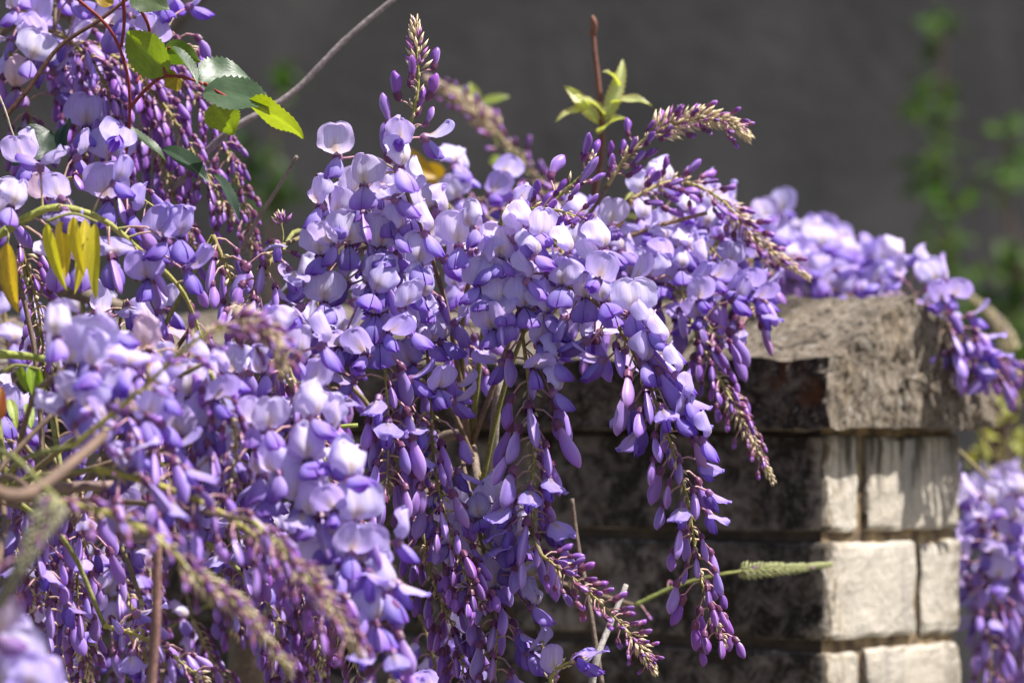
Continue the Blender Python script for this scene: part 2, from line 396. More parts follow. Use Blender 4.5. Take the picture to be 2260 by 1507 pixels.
def brick(e0, e1, l0, l1, z0, z1):
    g = 0.0035
    j = lambda: random.uniform(-0.0012, 0.0012)
    me = bpy.data.meshes.new('brick')
    import bmesh
    bm = bmesh.new()
    jj = [j() for _ in range(6)]
    vv = [bm.verts.new(pl((e0 + g + jj[0]) if a == 0 else (e1 - g + jj[1]), (l0 + g * 0 + jj[2]) if b == 0 else (l1 - g + jj[3]), z0 + jj[4] if c == 0 else z1 + jj[5]))
          for c in (0, 1) for (a, b) in ((0, 0), (1, 0), (1, 1), (0, 1))]
    for f in BOXF: bm.faces.new([vv[i] for i in f])
    bmesh.ops.recalc_face_normals(bm, faces=bm.faces)
    bmesh.ops.bevel(bm, geom=list(bm.edges), offset=0.0032, segments=2, profile=0.6, affect='EDGES')
    if z1 > ZCOP - 0.30 and l0 < 0.5:
        bmesh.ops.subdivide_edges(bm, edges=[e for e in bm.edges if e.calc_length() > 0.012], cuts=9, use_grid_fill=True)
        from mathutils import noise as mn
        ctr = pl((e0 + e1) / 2, (l0 + l1) / 2, (z0 + z1) / 2)
        for v in bm.verts:                                # chipped arrises, slightly uneven faces
            d = v.co - ctr; a = [abs(d.dot(E)) / ((e1 - e0) / 2), abs(d.dot(L)) / ((l1 - l0) / 2), abs(d.z) / ((z1 - z0) / 2)]
            a.sort(); edge = max(0.0, (a[1] - 0.86) / 0.14)
            n = mn.noise(v.co * 55) + 0.6 * mn.noise(v.co * 140)
            v.co = v.co - d.normalized() * (edge * max(0, n + 0.1) * 0.0055 + 0.0007 * mn.noise(v.co * 170))
    for v in bm.verts: v.co = warp(v.co, 0.0014, 60, e0 * 9)
    bm.to_mesh(me); bm.free(); me.materials.append(M_BRICK)
    link('brick', me, pier)
PITCHZ, HB = 0.0668, 0.0600
for r in range(9):
    z1 = ZCOP - 0.004 - r * PITCHZ; z0 = z1 - HB
    if r % 2 == 0: strips = [(-0.0035, 0.0425, 0.0), (0.0425, TH + 0.0035, 0.0)]
    else: strips = [(-0.0035, 0.1035, 0.0), (0.1035, TH + 0.0035, 0.0)]
    for k, (e0, e1, l0) in enumerate(strips):
        l = l0; first = True
        while l < WL - 0.05:
            ln = (0.108 if (r + k) % 2 else 0.222) if first else 0.222
            if k == 1 and l > 0.35: break
            brick(e0, e1, l, min(l + ln, WL), z0, z1); l += ln; first = False
mc = bpy.data.meshes.new('mortar_core')
def core_v():
    i = 0.0045
    return [pl(e, l, z) for z in (0.0, ZCOP + 0.002) for (e, l) in ((i, i), (TH - i, i), (TH - i, WL - i), (i, WL - i))]
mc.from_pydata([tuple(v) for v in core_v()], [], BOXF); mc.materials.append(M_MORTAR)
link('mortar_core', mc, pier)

# ------------------------------------------------------------------ wisteria flower pieces (millimetres, +X faces out, +Z up)
def lerp(a, b, x): return np.asarray(a) + (np.asarray(b) - np.asarray(a)) * x
PALE, LILAC, VIOLET, PURPLE = (0.77, 0.73, 0.92), (0.55, 0.465, 0.82), (0.32, 0.225, 0.68), (0.24, 0.075, 0.49)
CALYX = (0.15, 0.045, 0.11); YELLOW = (0.62, 0.53, 0.26)

def g_standard(mb, lift, fold, ruffle, asym, W=11.5, H=18.0, seed=0, pale=0.5):
    nu, nv = 15, 13
    P = np.zeros((nu, nv, 3)); C = np.zeros((nu, nv, 3)); UV = np.zeros((nu, nv, 2))
    ph = seed * 1.7
    for i in range(nu):
        u = -1 + 2 * i / (nu - 1)
        for j in range(nv):
            v = math.sin(j / (nv - 1) * math.pi / 2) ** 0.92
            wv = W * max(0.15 * (1 - v) + 0.02, max(0.0, 1 - abs((v - 0.53) / 0.47) ** 2.5) ** 0.42)
            h = H * v - 0.06 * H * math.exp(-(u * wv / (0.17 * W)) ** 2) * v ** 5 - 0.05 * H * v ** 3 * math.sin(u * 2.2 + ph)
            y = u * wv
            # path of the midrib: leaves forward, then bends up and back by `lift`
            a0, a1 = math.radians(15), math.radians(lift)
            n = 12; x = 0; z = 0
            for q in range(n):
                vv = (q + .5) / n * v
                a = a0 + (a1 - a0) * min(1, vv / 0.45)
                x += math.cos(a) * h / n; z += math.sin(a) * h / n
            aN = a0 + (a1 - a0) * min(1, v / 0.45)
            nx, nz = math.sin(aN), -math.cos(aN)          # face normal towards front
            s = abs(u) * wv / 11.5
            f = fold + asym * u
            d = -f * 6.0 * s ** 1.7                         # sides swept back (fold>0) or hooded (fold<0)
            y *= math.cos(min(1.1, abs(f) * 0.75 * s))
            d += ruffle * (math.sin(u * 5.2 + ph) * 0.8 + math.sin(u * 9 + v * 4 + ph * 2) * 0.35) * v ** 1.5
            d -= 0.9 * math.exp(-(u / 0.12) ** 2) * (1 - 0.6 * v)
            d += 1.1 * ruffle * math.cos(v * 6 + ph) * abs(u) ** 2
            rim = max(abs(u) ** 3, v ** 6)
            d += ruffle * rim * (0.9 * math.sin(u * 7 + v * 9 + ph * 3) + 0.5 * math.sin(u * 15 - v * 13 + ph * 5))
            y += 0.5 * ruffle * math.sin(v * 11 + ph * 2 + u) * abs(u)
            z += 0.55 * ruffle * math.sin(u * 6.3 + ph * 4) * v ** 2
            d += 1.6 * math.exp(-((abs(u) - 0.34 - 0.05 * math.sin(ph)) / 0.16) ** 2) * v * (1 - v) * ruffle
            P[i, j] = (3.5 + x + nx * d, y, 1.2 + z + nz * d)
            c = lerp(LILAC, PALE, pale + 0.3 * (1 - abs(u)) - 0.25 * v)
            bl = math.exp(-(u / 0.26) ** 2) * math.exp(-((v - 0.36) / 0.20) ** 2)
            c = lerp(c, (0.80, 0.75, 0.80), min(1, bl * 1.1))
            bl2 = math.exp(-(u / 0.24) ** 2) * math.exp(-((v - 0.20) / 0.17) ** 2)
            c = lerp(c, YELLOW, bl2)
            c = lerp(c, (0.42, 0.25, 0.40), 0.5 * math.exp(-(u / 0.05) ** 2) * math.exp(-((v - .35) / .25) ** 2))
            C[i, j] = c; UV[i, j] = ((u + 1) / 2, v)
    mb.grid(P * MM, C, UV)

def g_wing(mb, s, spread, droop, L=15.5, seed=0):
    nu, nv = 8, 9
    P = np.zeros((nu, nv, 3)); C = np.zeros((nu, nv, 3)); UV = np.zeros((nu, nv, 2))
    a = math.radians(droop)
    ax = np.array((math.cos(a), 0, -math.sin(a))); up = np.array((math.sin(a), 0, math.cos(a)))
    for i in range(nu):
        k = i / (nu - 1)                    # 0 = top edge at the middle line, 1 = lower outer edge
        for j in range(nv):
            v = j / (nv - 1)
            wv = 8.2 * max(0.16 * (1 - v), max(0.0, 1 - abs((v - 0.60) / 0.40) ** 2.3) ** 0.45 if v > 0.60 else math.sin(min(1, 0.1 + v / 0.60 * 0.9) * math.pi / 2) ** 0.9)
            out = spread * (0.25 * math.sin(k * 3.0) + 0.85 * k) * wv + 0.2
            dn = -wv * (0.42 * k * k + 0.15 * k)
            ln = L * v * (1 - 0.10 * (k - 0.55) ** 2 * 4 * v)
            bulge = 1.5 * math.sin(math.pi * v)
            p = np.array((4.0, 0, 0.4)) + ax * ln + up * (dn + bulge) + np.array((0, s * (out + bulge * 0.25 * k), 0))
            P[i, j] = p
            c = lerp((0.54, 0.45, 0.80), VIOLET, min(1, v * 1.2))
            c = lerp(c, PURPLE, max(0, (v - 0.6) / 0.4) ** 1.5 * 0.8)
            C[i, j] = c; UV[i, j] = (k, v)
    if s < 0: P = P[::-1]; C = C[::-1]; UV = UV[::-1]
    mb.grid(P * MM, C, UV)

def g_keel(mb, droop, L=12.5):
    nu, nv = 7, 8
    P = np.zeros((nu, nv, 3)); C = np.zeros((nu, nv, 3)); UV = np.zeros((nu, nv, 2))
    a = math.radians(droop)
    ax = np.array((math.cos(a), 0, -math.sin(a))); up = np.array((math.sin(a), 0, math.cos(a)))
    for i in range(nu):
        th = math.pi * (i / (nu - 1) - 0.5)
        for j in range(nv):
            v = j / (nv - 1)
            wv = 3.0 * math.sin(math.pi * min(1, 0.1 + 0.82 * v)) ** 0.7
            p = np.array((4.0, 0, -0.4)) + ax * L * v + up * (-wv * 1.5 * math.cos(th) - 1.0 + 0.8 * v * v) + np.array((0, wv * math.sin(th), 0))
            P[i, j] = p; C[i, j] = lerp((0.40, 0.30, 0.62), (0.20, 0.05, 0.42), v); UV[i, j] = (i / nu, v)
    mb.grid(P * MM, C, UV)

def g_pod(mb, L, W, T, bend, col0, col1, tipc, nr=10, nl=10, flare=0.95, x0=0.0):
    """closed bud: obovoid, flattened sideways, a seam along the top, axis +X bending to -Z"""
    P = np.zeros((nr + 1, nl, 3)); C = np.zeros((nr + 1, nl, 3)); UV = np.zeros((nr + 1, nl, 2))
    for i in range(nr + 1):
        th = 2 * math.pi * i / nr
        for j in range(nl):
            v = 1 - (1 - j / (nl - 1)) ** 1.7
            r = (math.sin(math.pi * v ** (0.5 + flare)) ** 0.52) if 0 < v < 0.999 else 0.02
            r = max(r, 0.40 * (1 - v) ** 1.2)
            a = bend * v
            cx, cz = (L * math.sin(a) / max(bend, 1e-3), -L * (1 - math.cos(a)) / max(bend, 1e-3)) if abs(bend) > 1e-3 else (L * v, 0)
            sq = 1 + 0.16 * max(0, math.cos(th)) ** 6       # ridge of the folded standard
            ct = math.cos(th); dz = (ct * (0.82 if ct > 0 else 1.18) + 0.10 * math.sin(v * 7 + L)) * W / 2 * r * sq; cx -= 0.10 * L * max(0, -ct) * v ** 4; dy = math.sin(th) * T / 2 * r * (1 - 0.22 * max(0, math.cos(th)) ** 2)
            P[i, j] = (x0 + cx + math.sin(a) * dz, dy, cz + math.cos(a) * dz)
            c = lerp(col0, col1, min(1, v / 0.45)); c = lerp(c, tipc, max(0, (v - 0.7) / 0.3) ** 1.3)
            c = lerp(c, PURPLE, 0.35 * max(0, -math.cos(th)) ** 2)
            c = lerp(c, (0.62, 0.50, 0.80), 0.5 * max(0, math.cos(th)) ** 14)  # pale line along the seam: its lit edge put into the colour
            C[i, j] = c; UV[i, j] = (i / nr, v)
    mb.grid(P * MM, C, UV)

def g_calyx(mb, R=2.7, L=4.6, col=CALYX):
    nr, nl = 8, 5
    P = np.zeros((nr + 1, nl, 3)); C = np.zeros((nr + 1, nl, 3)); UV = np.zeros((nr + 1, nl, 2))
    for i in range(nr + 1):
        th = 2 * math.pi * i / nr
        for j in range(nl):
            v = j / (nl - 1)
            r = R * (0.25 + 0.75 * min(1, v / 0.45) ** 0.6) * (1 + 0.08 * v)
            x = L * v + (0.9 * abs(math.cos(th * 2.5)) if j == nl - 1 else 0)
            P[i, j] = (x - 0.3, r * math.sin(th) * 0.9, r * math.cos(th)); C[i, j] = lerp(lerp(col, (0.25, 0.09, 0.2), .3), col, v); UV[i, j] = (i / nr, v)
    mb.grid(P * MM, C, UV)

def mk(fn, name, mat):
    mb = MB(); fn(mb); return mb.mesh(name, mat)

FLOWERS = []
fl_specs = [  # lift, fold, ruffle, asym, spread, droop, W, H, pale
    (96, 0.35, 0.8, 0.10, 0.85, 52, 12.0, 18.0, 0.55),
    (88, 0.15, 0.7, -0.15, 0.70, 60, 12.4, 18.5, 0.60),
    (104, 0.95, 1.0, 0.25, 0.80, 48, 11.5, 18.5, 0.45),
    (112, 0.65, 1.5, -0.30, 0.95, 42, 11.0, 17.0, 0.50),
    (70, -0.25, 0.7, 0.15, 0.60, 45, 10.5, 17.0, 0.40),
    (48, -0.50, 0.6, -0.10, 0.45, 35, 9.5, 16.5, 0.25),
    (118, 1.30, 0.9, 0.0, 0.75, 50, 10.5, 20.5, 0.65),
    (92, 0.75, 0.8, -0.45, 1.0, 66, 12.0, 18.0, 0.50),
    (80, 0.50, 1.4, 0.55, 0.8, 55, 11.5, 17.5, 0.58),
    (100, 1.10, 1.2, -0.5, 0.9, 38, 10.5, 19.5, 0.62),
    (24, -0.75, 0.7, 0.15, 0.30, 14, 8.0, 17.5, 0.10),
    (32, -0.40, 0.9, -0.25, 0.40, 20, 8.5, 17.0, 0.18),
    (152, 0.25, 0.8, 0.15, 0.75, 78, 12.0, 16.0, 0.65),
    (130, 0.55, 1.2, -0.20, 0.85, 66, 12.0, 17.5, 0.50),
]
for i, (lift, fold, ruf, asy, spr, dr, W, H, pa) in enumerate(fl_specs):
    d = {}
    d['calyx'] = mk(lambda b: g_calyx(b, col=(0.30, 0.15, 0.27)), 'calyx_cup', M_BUD)
    d['standard_petal'] = mk(lambda b: g_standard(b, lift, fold, ruf, asy, W, H, i, pa), 'standard_petal', M_PETAL)
    d['wing_a'] = mk(lambda b: g_wing(b, 1, spr, dr), 'wing_petal', M_PETAL)
    d['wing_b'] = mk(lambda b: g_wing(b, -1, spr, dr + 4), 'wing_petal', M_PETAL)
    d['keel_petal'] = mk(lambda b: g_keel(b, dr + 4), 'keel_petal', M_PETAL)
    def whole(b):
        g_calyx(b, col=(0.30, 0.15, 0.27)); g_standard(b, lift, fold, ruf, asy, W, H, i, pa); g_wing(b, 1, spr, dr); g_wing(b, -1, spr, dr + 4); g_keel(b, dr + 4)
    d['whole'] = mk(whole, 'flower_whole', M_PETAL)
    FLOWERS.append(d)

BUDS = {'big': [], 'mid': [], 'small': []}
LB, RB = (0.36, 0.245, 0.66), (0.37, 0.19, 0.46)
for (L_, W_, T_, be, c1, tp) in [(19.5, 8.2, 5.0, 0.40, LB, (0.33, 0.17, 0.58)), (21.0, 8.4, 4.8, 0.20, (0.37, 0.235, 0.64), (0.32, 0.15, 0.56)),
                                 (17.5, 7.4, 5.2, 0.62, (0.33, 0.18, 0.57), (0.27, 0.10, 0.48)), (22.0, 7.4, 5.0, 0.30, (0.36, 0.22, 0.63), (0.33, 0.16, 0.57))]:
    BUDS['big'].append((mk(lambda b: g_pod(b, L_, W_, T_, be, RB, c1, tp, x0=2.6), 'bud_body', M_BUD), mk(lambda b: g_calyx(b, 2.5, 4.8), 'bud_calyx', M_BUD),
                        mk(lambda b: (g_pod(b, L_, W_, T_, be, RB, c1, tp, x0=2.6), g_calyx(b, 2.5, 4.8)), 'bud_whole', M_BUD)))
for (L_, W_, T_, be) in [(13.0, 5.4, 4.6, 0.3), (12.0, 5.0, 4.4, 0.5), (13.5, 4.8, 4.2, 0.15)]:
    c0, c1, tp = (0.25, 0.075, 0.29), (0.27, 0.105, 0.45), (0.23, 0.06, 0.38)
    BUDS['mid'].append((mk(lambda b: g_pod(b, L_, W_, T_, be, c0, c1, tp, x0=2.0), 'bud_body', M_BUD), mk(lambda b: g_calyx(b, 2.0, 4.0), 'bud_calyx', M_BUD),
                        mk(lambda b: (g_pod(b, L_, W_, T_, be, c0, c1, tp, x0=2.0), g_calyx(b, 2.0, 4.0)), 'bud_whole', M_BUD)))
for (L_, W_, T_, be) in [(6.0, 3.0, 2.8, 0.2), (5.2, 2.8, 2.6, 0.4)]:
    c0, c1, tp = (0.24, 0.08, 0.24), (0.27, 0.085, 0.38), (0.22, 0.05, 0.32)
    BUDS['small'].append((mk(lambda b: g_pod(b, L_, W_, T_, be, c0, c1, tp, 7, 7, x0=1.6), 'bud_body', M_BUD), mk(lambda b: g_calyx(b, 1.5, 3.2, (0.20, 0.07, 0.13)), 'bud_calyx', M_BUD),
                          mk(lambda b: (g_pod(b, L_, W_, T_, be, c0, c1, tp, 7, 7, x0=1.6), g_calyx(b, 1.5, 3.2, (0.20, 0.07, 0.13))), 'bud_whole', M_BUD)))

def basis(x, up, loc, s):
    x = x.normalized(); y = up.cross(x)
    if y.length < 1e-4: y = Vector((0, 1, 0)).cross(x)
    y.normalize(); z = x.cross(y)
    return Matrix(((x.x * s, y.x * s, z.x * s, loc.x), (x.y * s, y.y * s, z.y * s, loc.y), (x.z * s, y.z * s, z.z * s, loc.z), (0, 0, 0, 1)))

def bract_pieces(mb, curve, rng, r0, n, purple=0.35, ln=5.0, base=(0.68, 0.57, 0.40)):
    """furry tip: little pointed scales and pin buds round the curve"""
    k = len(curve) - 1
    for i in range(n):
        t = (i + rng.random()) / n
        x = t * k; j = min(int(x), k - 1); p = curve[j].lerp(curve[j + 1], x - j); tg = (curve[j + 1] - curve[j]).normalized()
        a = Vector((0, 0, 1)) if abs(tg.z) < .9 else Vector((1, 0, 0)); n1 = tg.cross(a).normalized(); n2 = tg.cross(n1)
        ph = i * 2.39996; rad = n1 * math.cos(ph) + n2 * math.sin(ph)
        rr = r0 * (1 - 0.62 * t) * MM
        d = (rad * (1.0 - 0.55 * t) + tg * (0.7 + 0.8 * t)).normalized()
        s = ln * (1 - 0.35 * t) * rng.uniform(.7, 1.25) * MM
        b0 = p + rad * rr * 0.25; e = b0 + d * (s + rr)
        side = d.cross(rad); side = side.normalized() if side.length > 1e-6 else n2
        mid = b0.lerp(e, 0.5) + rad * s * 0.10
        wd = s * rng.uniform(.15, .24); nr = d.cross(side)
        pur = rng.random() < purple * (1 - 0.8 * t)
        c = (0.36, 0.14, 0.34) if pur else tuple(np.array(base) * rng.uniform(.7, 1.2))
        c2 = (0.40, 0.16, 0.46) if pur else tuple(np.array(base) * 1.15)
        vs = [b0, mid + side * wd, mid + nr * wd, mid - side * wd, mid - nr * wd, e]
        mb.add([tuple(v) for v in vs], [(0, 2, 1), (0, 3, 2), (0, 4, 3), (0, 1, 4), (5, 1, 2), (5, 2, 3), (5, 3, 4), (5, 4, 1)], [c, c, c2, c, c2, c2])

N_RAC = [0]
BASES = []
DOWN = Vector((0, 0, -1))
def raceme(pts, label=None, group=None, open_=0.4, s0=1.0, s1=0.35, tip=0.93, detail=True, sc=1.0, dens=1.0, keys=(), seed=None,
           stalk=(0.23, 0.185, 0.06), rad=1.35, ped=1.0, cam_bias=0.25, variants=None, up_buds=0.0, furry=None, face=None, join=True):
    """one hanging (or rising) flower cluster along a curve of (px, py, depth) points"""
    N_RAC[0] += 1
    sc *= 1.0; dens *= 1.32
    rng = random.Random(1000 + (seed if seed is not None else N_RAC[0] * 7))
    cp = catmull([at(*p) for p in pts], 40)
    seg = [0.0]
    for a, b in zip(cp, cp[1:]): seg.append(seg[-1] + (b - a).length)
    Ltot = seg[-1]
    def ev(t):
        x = t * 40; j = min(int(x), 39); return cp[j].lerp(cp[j + 1], x - j), (cp[j + 1] - cp[j]).normalized()
    base = cp[0]
    root = empty('wisteria_raceme', base)
    tag(root, label, 'flower cluster', group)
    if join: BASES.append(base.copy())
    mb = MB()
    loc = [p - base for p in cp]
    rr = [(rad * (1 - 0.68 * i / 40) * (1 + 0.12 * math.sin(i * 2.1))) * MM * sc for i in range(41)]
    cc = [lerp(stalk, (0.30, 0.27, 0.08), i / 40) for i in range(41)]
    mb.tube(loc, rr, cc, 6)
    items = []
    for kx in keys:
        kpx, kpy, yaw, pit, var = kx[:5]; ks = kx[5] if len(kx) > 5 else 1.0
        best = min(range(41), key=lambda i: (cp[i] - at(kpx, kpy, cp[i].y)).length + 0.02 * i / 40)
        d = (cp[best] - CAM).y - 0.012
        tgt = at(kpx, kpy, d)
        f = Vector((math.sin(math.radians(yaw)) * math.cos(math.radians(pit)), -math.cos(math.radians(yaw)) * math.cos(math.radians(pit)), math.sin(math.radians(pit))))
        org = tgt - f * 8 * MM * sc - Vector((0, 0, 9 * MM * sc * ks))
        items.append(('flower', var, org, f, Vector((0, 0, 1)), sc * ks, cp[max(0, best - 3)]))
    t = 0.02; i = 0; phi = rng.random() * 6.28
    nopen = len(keys)
    while t < tip:
        p, tg = ev(t)
        if t < open_: size = 1.0
        else: size = s0 + (s1 - s0) * ((t - open_) / max(1e-3, 1 - open_)) ** 0.9
        a = Vector((0, 0, 1)) if abs(tg.z) < .85 else Vector((0, -1, 0))
        n1 = tg.cross(a).normalized(); n2 = tg.cross(n1)
        phi += 2.39996 + rng.uniform(-.5, .5)
        r = n1 * math.cos(phi) + n2 * math.sin(phi)
        r = (r + Vector((0, -cam_bias, 0.10))).normalized()
        step = (2.5 + 1.6 * size) * MM * sc / dens
        if t < open_ - 0.0 and rng.random() < 0.86 - 0.3 * t / max(open_, .01):
            step *= 1.05
            ln = rng.uniform(8, 19) * MM * sc * ped * (1.2 - 0.45 * t)
            org = p + r * ln + tg * ln * 0.25 + Vector((0, 0, 0.25 * ln))
            f = Vector((r.x * 1.25 + 0.15, r.y * 0.8, r.z * 0.35)) + Vector((rng.uniform(-.5, .6), rng.uniform(-.3, .25), rng.uniform(-.3, .3)))
            if face: f = f + Vector(face)
            if f.length < .2: f = Vector((rng.uniform(-1, 1), -1, 0))
            upv = Vector((rng.uniform(-.45, .45), rng.uniform(-.3, .3), 1))
            var = rng.choice(variants or [0, 1, 2, 2, 2, 3, 4, 5, 6, 6, 6, 7, 8, 9, 9, 9, 13])
            if t > open_ * 0.75: var = rng.choice([4, 5, 5])
            items.append(('flower', var, org, f.normalized(), upv, sc * rng.uniform(.88, 1.06), p))
        else:
            if size > .8 and rng.random() < .22:      # bud just parting
                ln = rng.uniform(8, 13) * MM * sc * ped
                org = p + (r * 0.9 + tg * 0.3).normalized() * ln
                f = (r * 0.6 + tg * 0.3 + DOWN * 0.55 * (1 - up_buds)).normalized()
                items.append(('flower', rng.choice([10, 11]), org, f, Vector((rng.uniform(-.3, .3), rng.uniform(-.3, .3), 1)), sc * size * rng.uniform(.82, 1.0), p))
                t += step / Ltot; i += 1
                continue
            k = 'big' if size > .70 else ('mid' if size > .42 else 'small')
            ks = {'big': size, 'mid': size / 0.62, 'small': size / 0.34}[k]
            ln = rng.uniform(7, 14) * MM * sc * ped * (0.4 + 0.65 * size)
            org = p + (r * 0.9 + tg * 0.35).normalized() * ln - Vector((0, 0, 0.2 * ln))
            f = r * 0.42 + tg * 0.42 + DOWN * (0.62 * (1 - up_buds)) + Vector((0, 0, up_buds * 0.5)) + Vector((rng.uniform(-.2, .2), rng.uniform(-.2, .2), rng.uniform(-.15, .15)))
            upv = (r + Vector((rng.uniform(-.4, .4), rng.uniform(-.4, .4), .2)))
            items.append((k, rng.randrange(len(BUDS[k])), org, f.normalized(), upv, sc * ks * rng.uniform(.76, 1.14), p))
        t += step / Ltot; i += 1
    nf = max(1, len(items)); zt = [min(range(41), key=lambda q: (cp[q] - it[6]).length) / 40 for it in items]
    for (kind, var, org, f, upv, s, p), tt in zip(items, zt):
        a_ = min(1, max(0, (tt + rng.uniform(-.12, .12)) / max(.3, open_ + .12)))
        g_ = rng.uniform(.9, 1.06)
        tint_ = (lerp((1.06, 1.05, 1.03), (.72, .645, .92), a_) if kind == 'flower' else lerp((1.0, 1.0, 1.0), (.90, .82, .95), rng.random())) * g_
        if rng.random() < .012: tint_ = np.array((.92, .78, .68))          # a browned one
        tint_ = (*[float(q) for q in tint_], 1)
        M = basis(f, upv, org - base, s)
        # pedicel belongs to the branching stalk
        a = p - base; b = org - base; mid = a.lerp(b, 0.55) + Vector((0, 0, 0.16 * (b - a).length)) ; end = b + f * 0.6 * MM * s
        pr = (0.55 if kind in ('flower', 'big') else 0.42) * MM * sc
        mb.tube([a, a.lerp(mid, .5) + Vector((0, 0, .03 * (b - a).length)), mid, end], [pr * 1.25, pr, pr, pr * 1.2], [stalk, (0.45, 0.32, 0.22), (0.46, 0.27, 0.27), (0.32, 0.14, 0.22)], 4, False)
        if kind == 'flower':
            d = FLOWERS[var]
            if detail:
                o = link('flower', d['calyx'], root); o.matrix_basis = M; o.color = tint_
                for nm, key in (('standard_petal', 'standard_petal'), ('wing_petal', 'wing_a'), ('wing_petal', 'wing_b'), ('keel_petal', 'keel_petal')):
                    link(nm, d[key], o).color = tint_
            else:
                o = link('flower', d['whole'], root); o.matrix_basis = M; o.color = tint_
        else:
            b = BUDS[kind][var]
            if detail and kind != 'small':
                o = link('bud', b[0], root); o.matrix_basis = M; o.color = tint_; link('calyx', b[1], o)
            else:
                o = link('bud', b[2], root); o.matrix_basis = M; o.color = tint_
    link('stalk', mb.mesh('stalk', M_STALK), root)
    if furry is None: furry = (3.0, 40, 0.5)
    if open_ < 0.5 and tip > .6:                       # little dry bracts all along the younger part of the stalk
        tb = MB(); q0 = max(.05, open_)
        bract_pieces(tb, [ev(q0 + (tip - q0) * q / 14)[0] - base for q in range(15)], rng, 2.4 * sc, int(Ltot / MM * (tip - q0) * .45), .12, 5.0 * sc, (0.60, 0.50, 0.33))
        bo = link('bract', tb.mesh('bract', M_BRACT), root); bo['kind'] = 'stuff'
    if furry[1]:
        tb = MB(); n = 14; t0 = max(0.0, tip - 0.05) if len(furry) < 4 else furry[3]
        bract_pieces(tb, [ev(t0 + (1 - t0) * q / n)[0] - base for q in range(n + 1)], rng, furry[0] * sc, furry[1], furry[2], (4.6 if len(furry) < 5 else 3.4) * sc, furry[4] if len(furry) > 4 else (0.68, 0.57, 0.40))
        bo = link('bud_tip', tb.mesh('bud_tip', M_BRACT), root); bo['kind'] = 'stuff'
    return root

# ------------------------------------------------------------------ wisteria racemes, sharp ones first
CAMF = 0
raceme([(800, 385, 2.26), (825, 560, 2.25), (848, 800, 2.24), (858, 950, 2.24), (852, 1095, 2.24)],
       'full wisteria raceme of pale open flowers with a straight tail of lilac buds below', open_=0.58, s0=1.08, s1=0.85, dens=1.05,
       keys=[(716, 628, 5, 5, 0, 1.05), (700, 520, -20, 25, 1, 1.05), (772, 500, 5, 12, 1, 1.1), (845, 505, 10, 10, 0, 1.05), (930, 545, 25, 5, 0, 1.0),
             (850, 590, 10, 5, 8), (828, 655, 0, 5, 13, 1.1), (838, 712, 8, 8, 13, 1.1), (925, 690, 60, 20, 6), (790, 400, -20, 5, 1, 1.0), (905, 430, 40, 5, 7, 1.0),
             (690, 420, -55, 0, 2), (655, 590, -60, 0, 5), (670, 690, -40, -5, 5, 1.0), (745, 735, -5, -10, 5), (640, 640, -80, 0, 5), (960, 480, 75, 0, 6), (740, 440, -30, 15, 7), (860, 440, 10, 20, 1, 1.0), (820, 590, -15, 10, 7)],
       tip=0.97, furry=(2, 10, .5))
raceme([(880, 430, 2.30), (925, 650, 2.29), (950, 850, 2.27), (958, 1020, 2.25), (995, 1180, 2.24), (1040, 1290, 2.23), (1060, 1330, 2.23)],
       'long wisteria raceme whose tail of small purple buds hangs before a lower cluster', open_=0.38, s0=1.08, s1=0.36, dens=1.0, tip=0.95,
       keys=[(905, 640, 20, 10, 2), (955, 600, 50, 10, 6), (965, 720, 55, 10, 3)])
raceme([(1075, 500, 2.26), (1130, 620, 2.25), (1160, 790, 2.25), (1178, 980, 2.24), (1172, 1120, 2.24), (1190, 1235, 2.24)],
       'wisteria raceme with white topped flowers and plump lilac buds hanging straight down', open_=0.45, s0=1.14, s1=0.9, dens=1.1, tip=0.97,
       keys=[(1010, 500, -10, 15, 1, 1.1), (1105, 525, 10, 20, 0, 1.12), (1062, 600, -15, 15, 1), (1160, 490, 80, 5, 6), (1185, 580, 70, 10, 6), (1115, 630, 5, 20, 1, 1.05),
             (1165, 640, 20, 10, 0), (1220, 655, 65, 15, 6), (1240, 760, 70, 0, 3), (1245, 830, 75, 0, 3, .95), (1080, 690, -30, 5, 4), (1040, 590, -60, 10, 2), (1200, 720, 35, 10, 4)], furry=(2, 8, .5))
raceme([(1205, 610, 2.25), (1330, 680, 2.24), (1410, 800, 2.23), (1462, 930, 2.22), (1515, 1090, 2.22), (1545, 1270, 2.22), (1600, 1425, 2.22)],
       'arching wisteria raceme hanging clear in front of the black lichened brickwork', open_=0.30, s0=1.2, s1=0.55, dens=1.0, tip=0.975,
       keys=[(1325, 555, 50, 5, 6, 1.0), (1400, 650, 15, 10, 1, 1.05), (1450, 690, 70, 10, 6), (1485, 720, 80, 10, 6), (1290, 620, -10, 10, 7), (1350, 640, 35, 5, 2), (1515, 790, 75, 5, 6, .95), (1535, 850, 70, 0, 2, .95),
             (1575, 940, 75, -5, 6, .9), (1510, 880, 60, 10, 4), (1440, 760, 60, 10, 7)], furry=(2.2, 26, .5), cam_bias=0.15)
raceme([(1045, 1120, 2.27), (1075, 1250, 2.26), (1095, 1380, 2.25), (1090, 1560, 2.25)],
       'lower wisteria raceme with open flowers in front of black shadow beside the wall', open_=0.5, s0=1.0, s1=0.75, dens=1.0, tip=.99,
       keys=[(1095, 1100, 30, 10, 1, 1.05), (1160, 1150, 55, 5, 0), (1095, 1255, 5, 25, 0, 1.0), (1160, 1240, 60, 15, 6), (1195, 1300, 70, 5, 3), (1185, 1405, 60, -5, 4), (985, 1130, -40, 10, 1), (1020, 1190, -30, 0, 5), (1130, 1200, 25, 5, 7)], furry=(2, 0, .5))
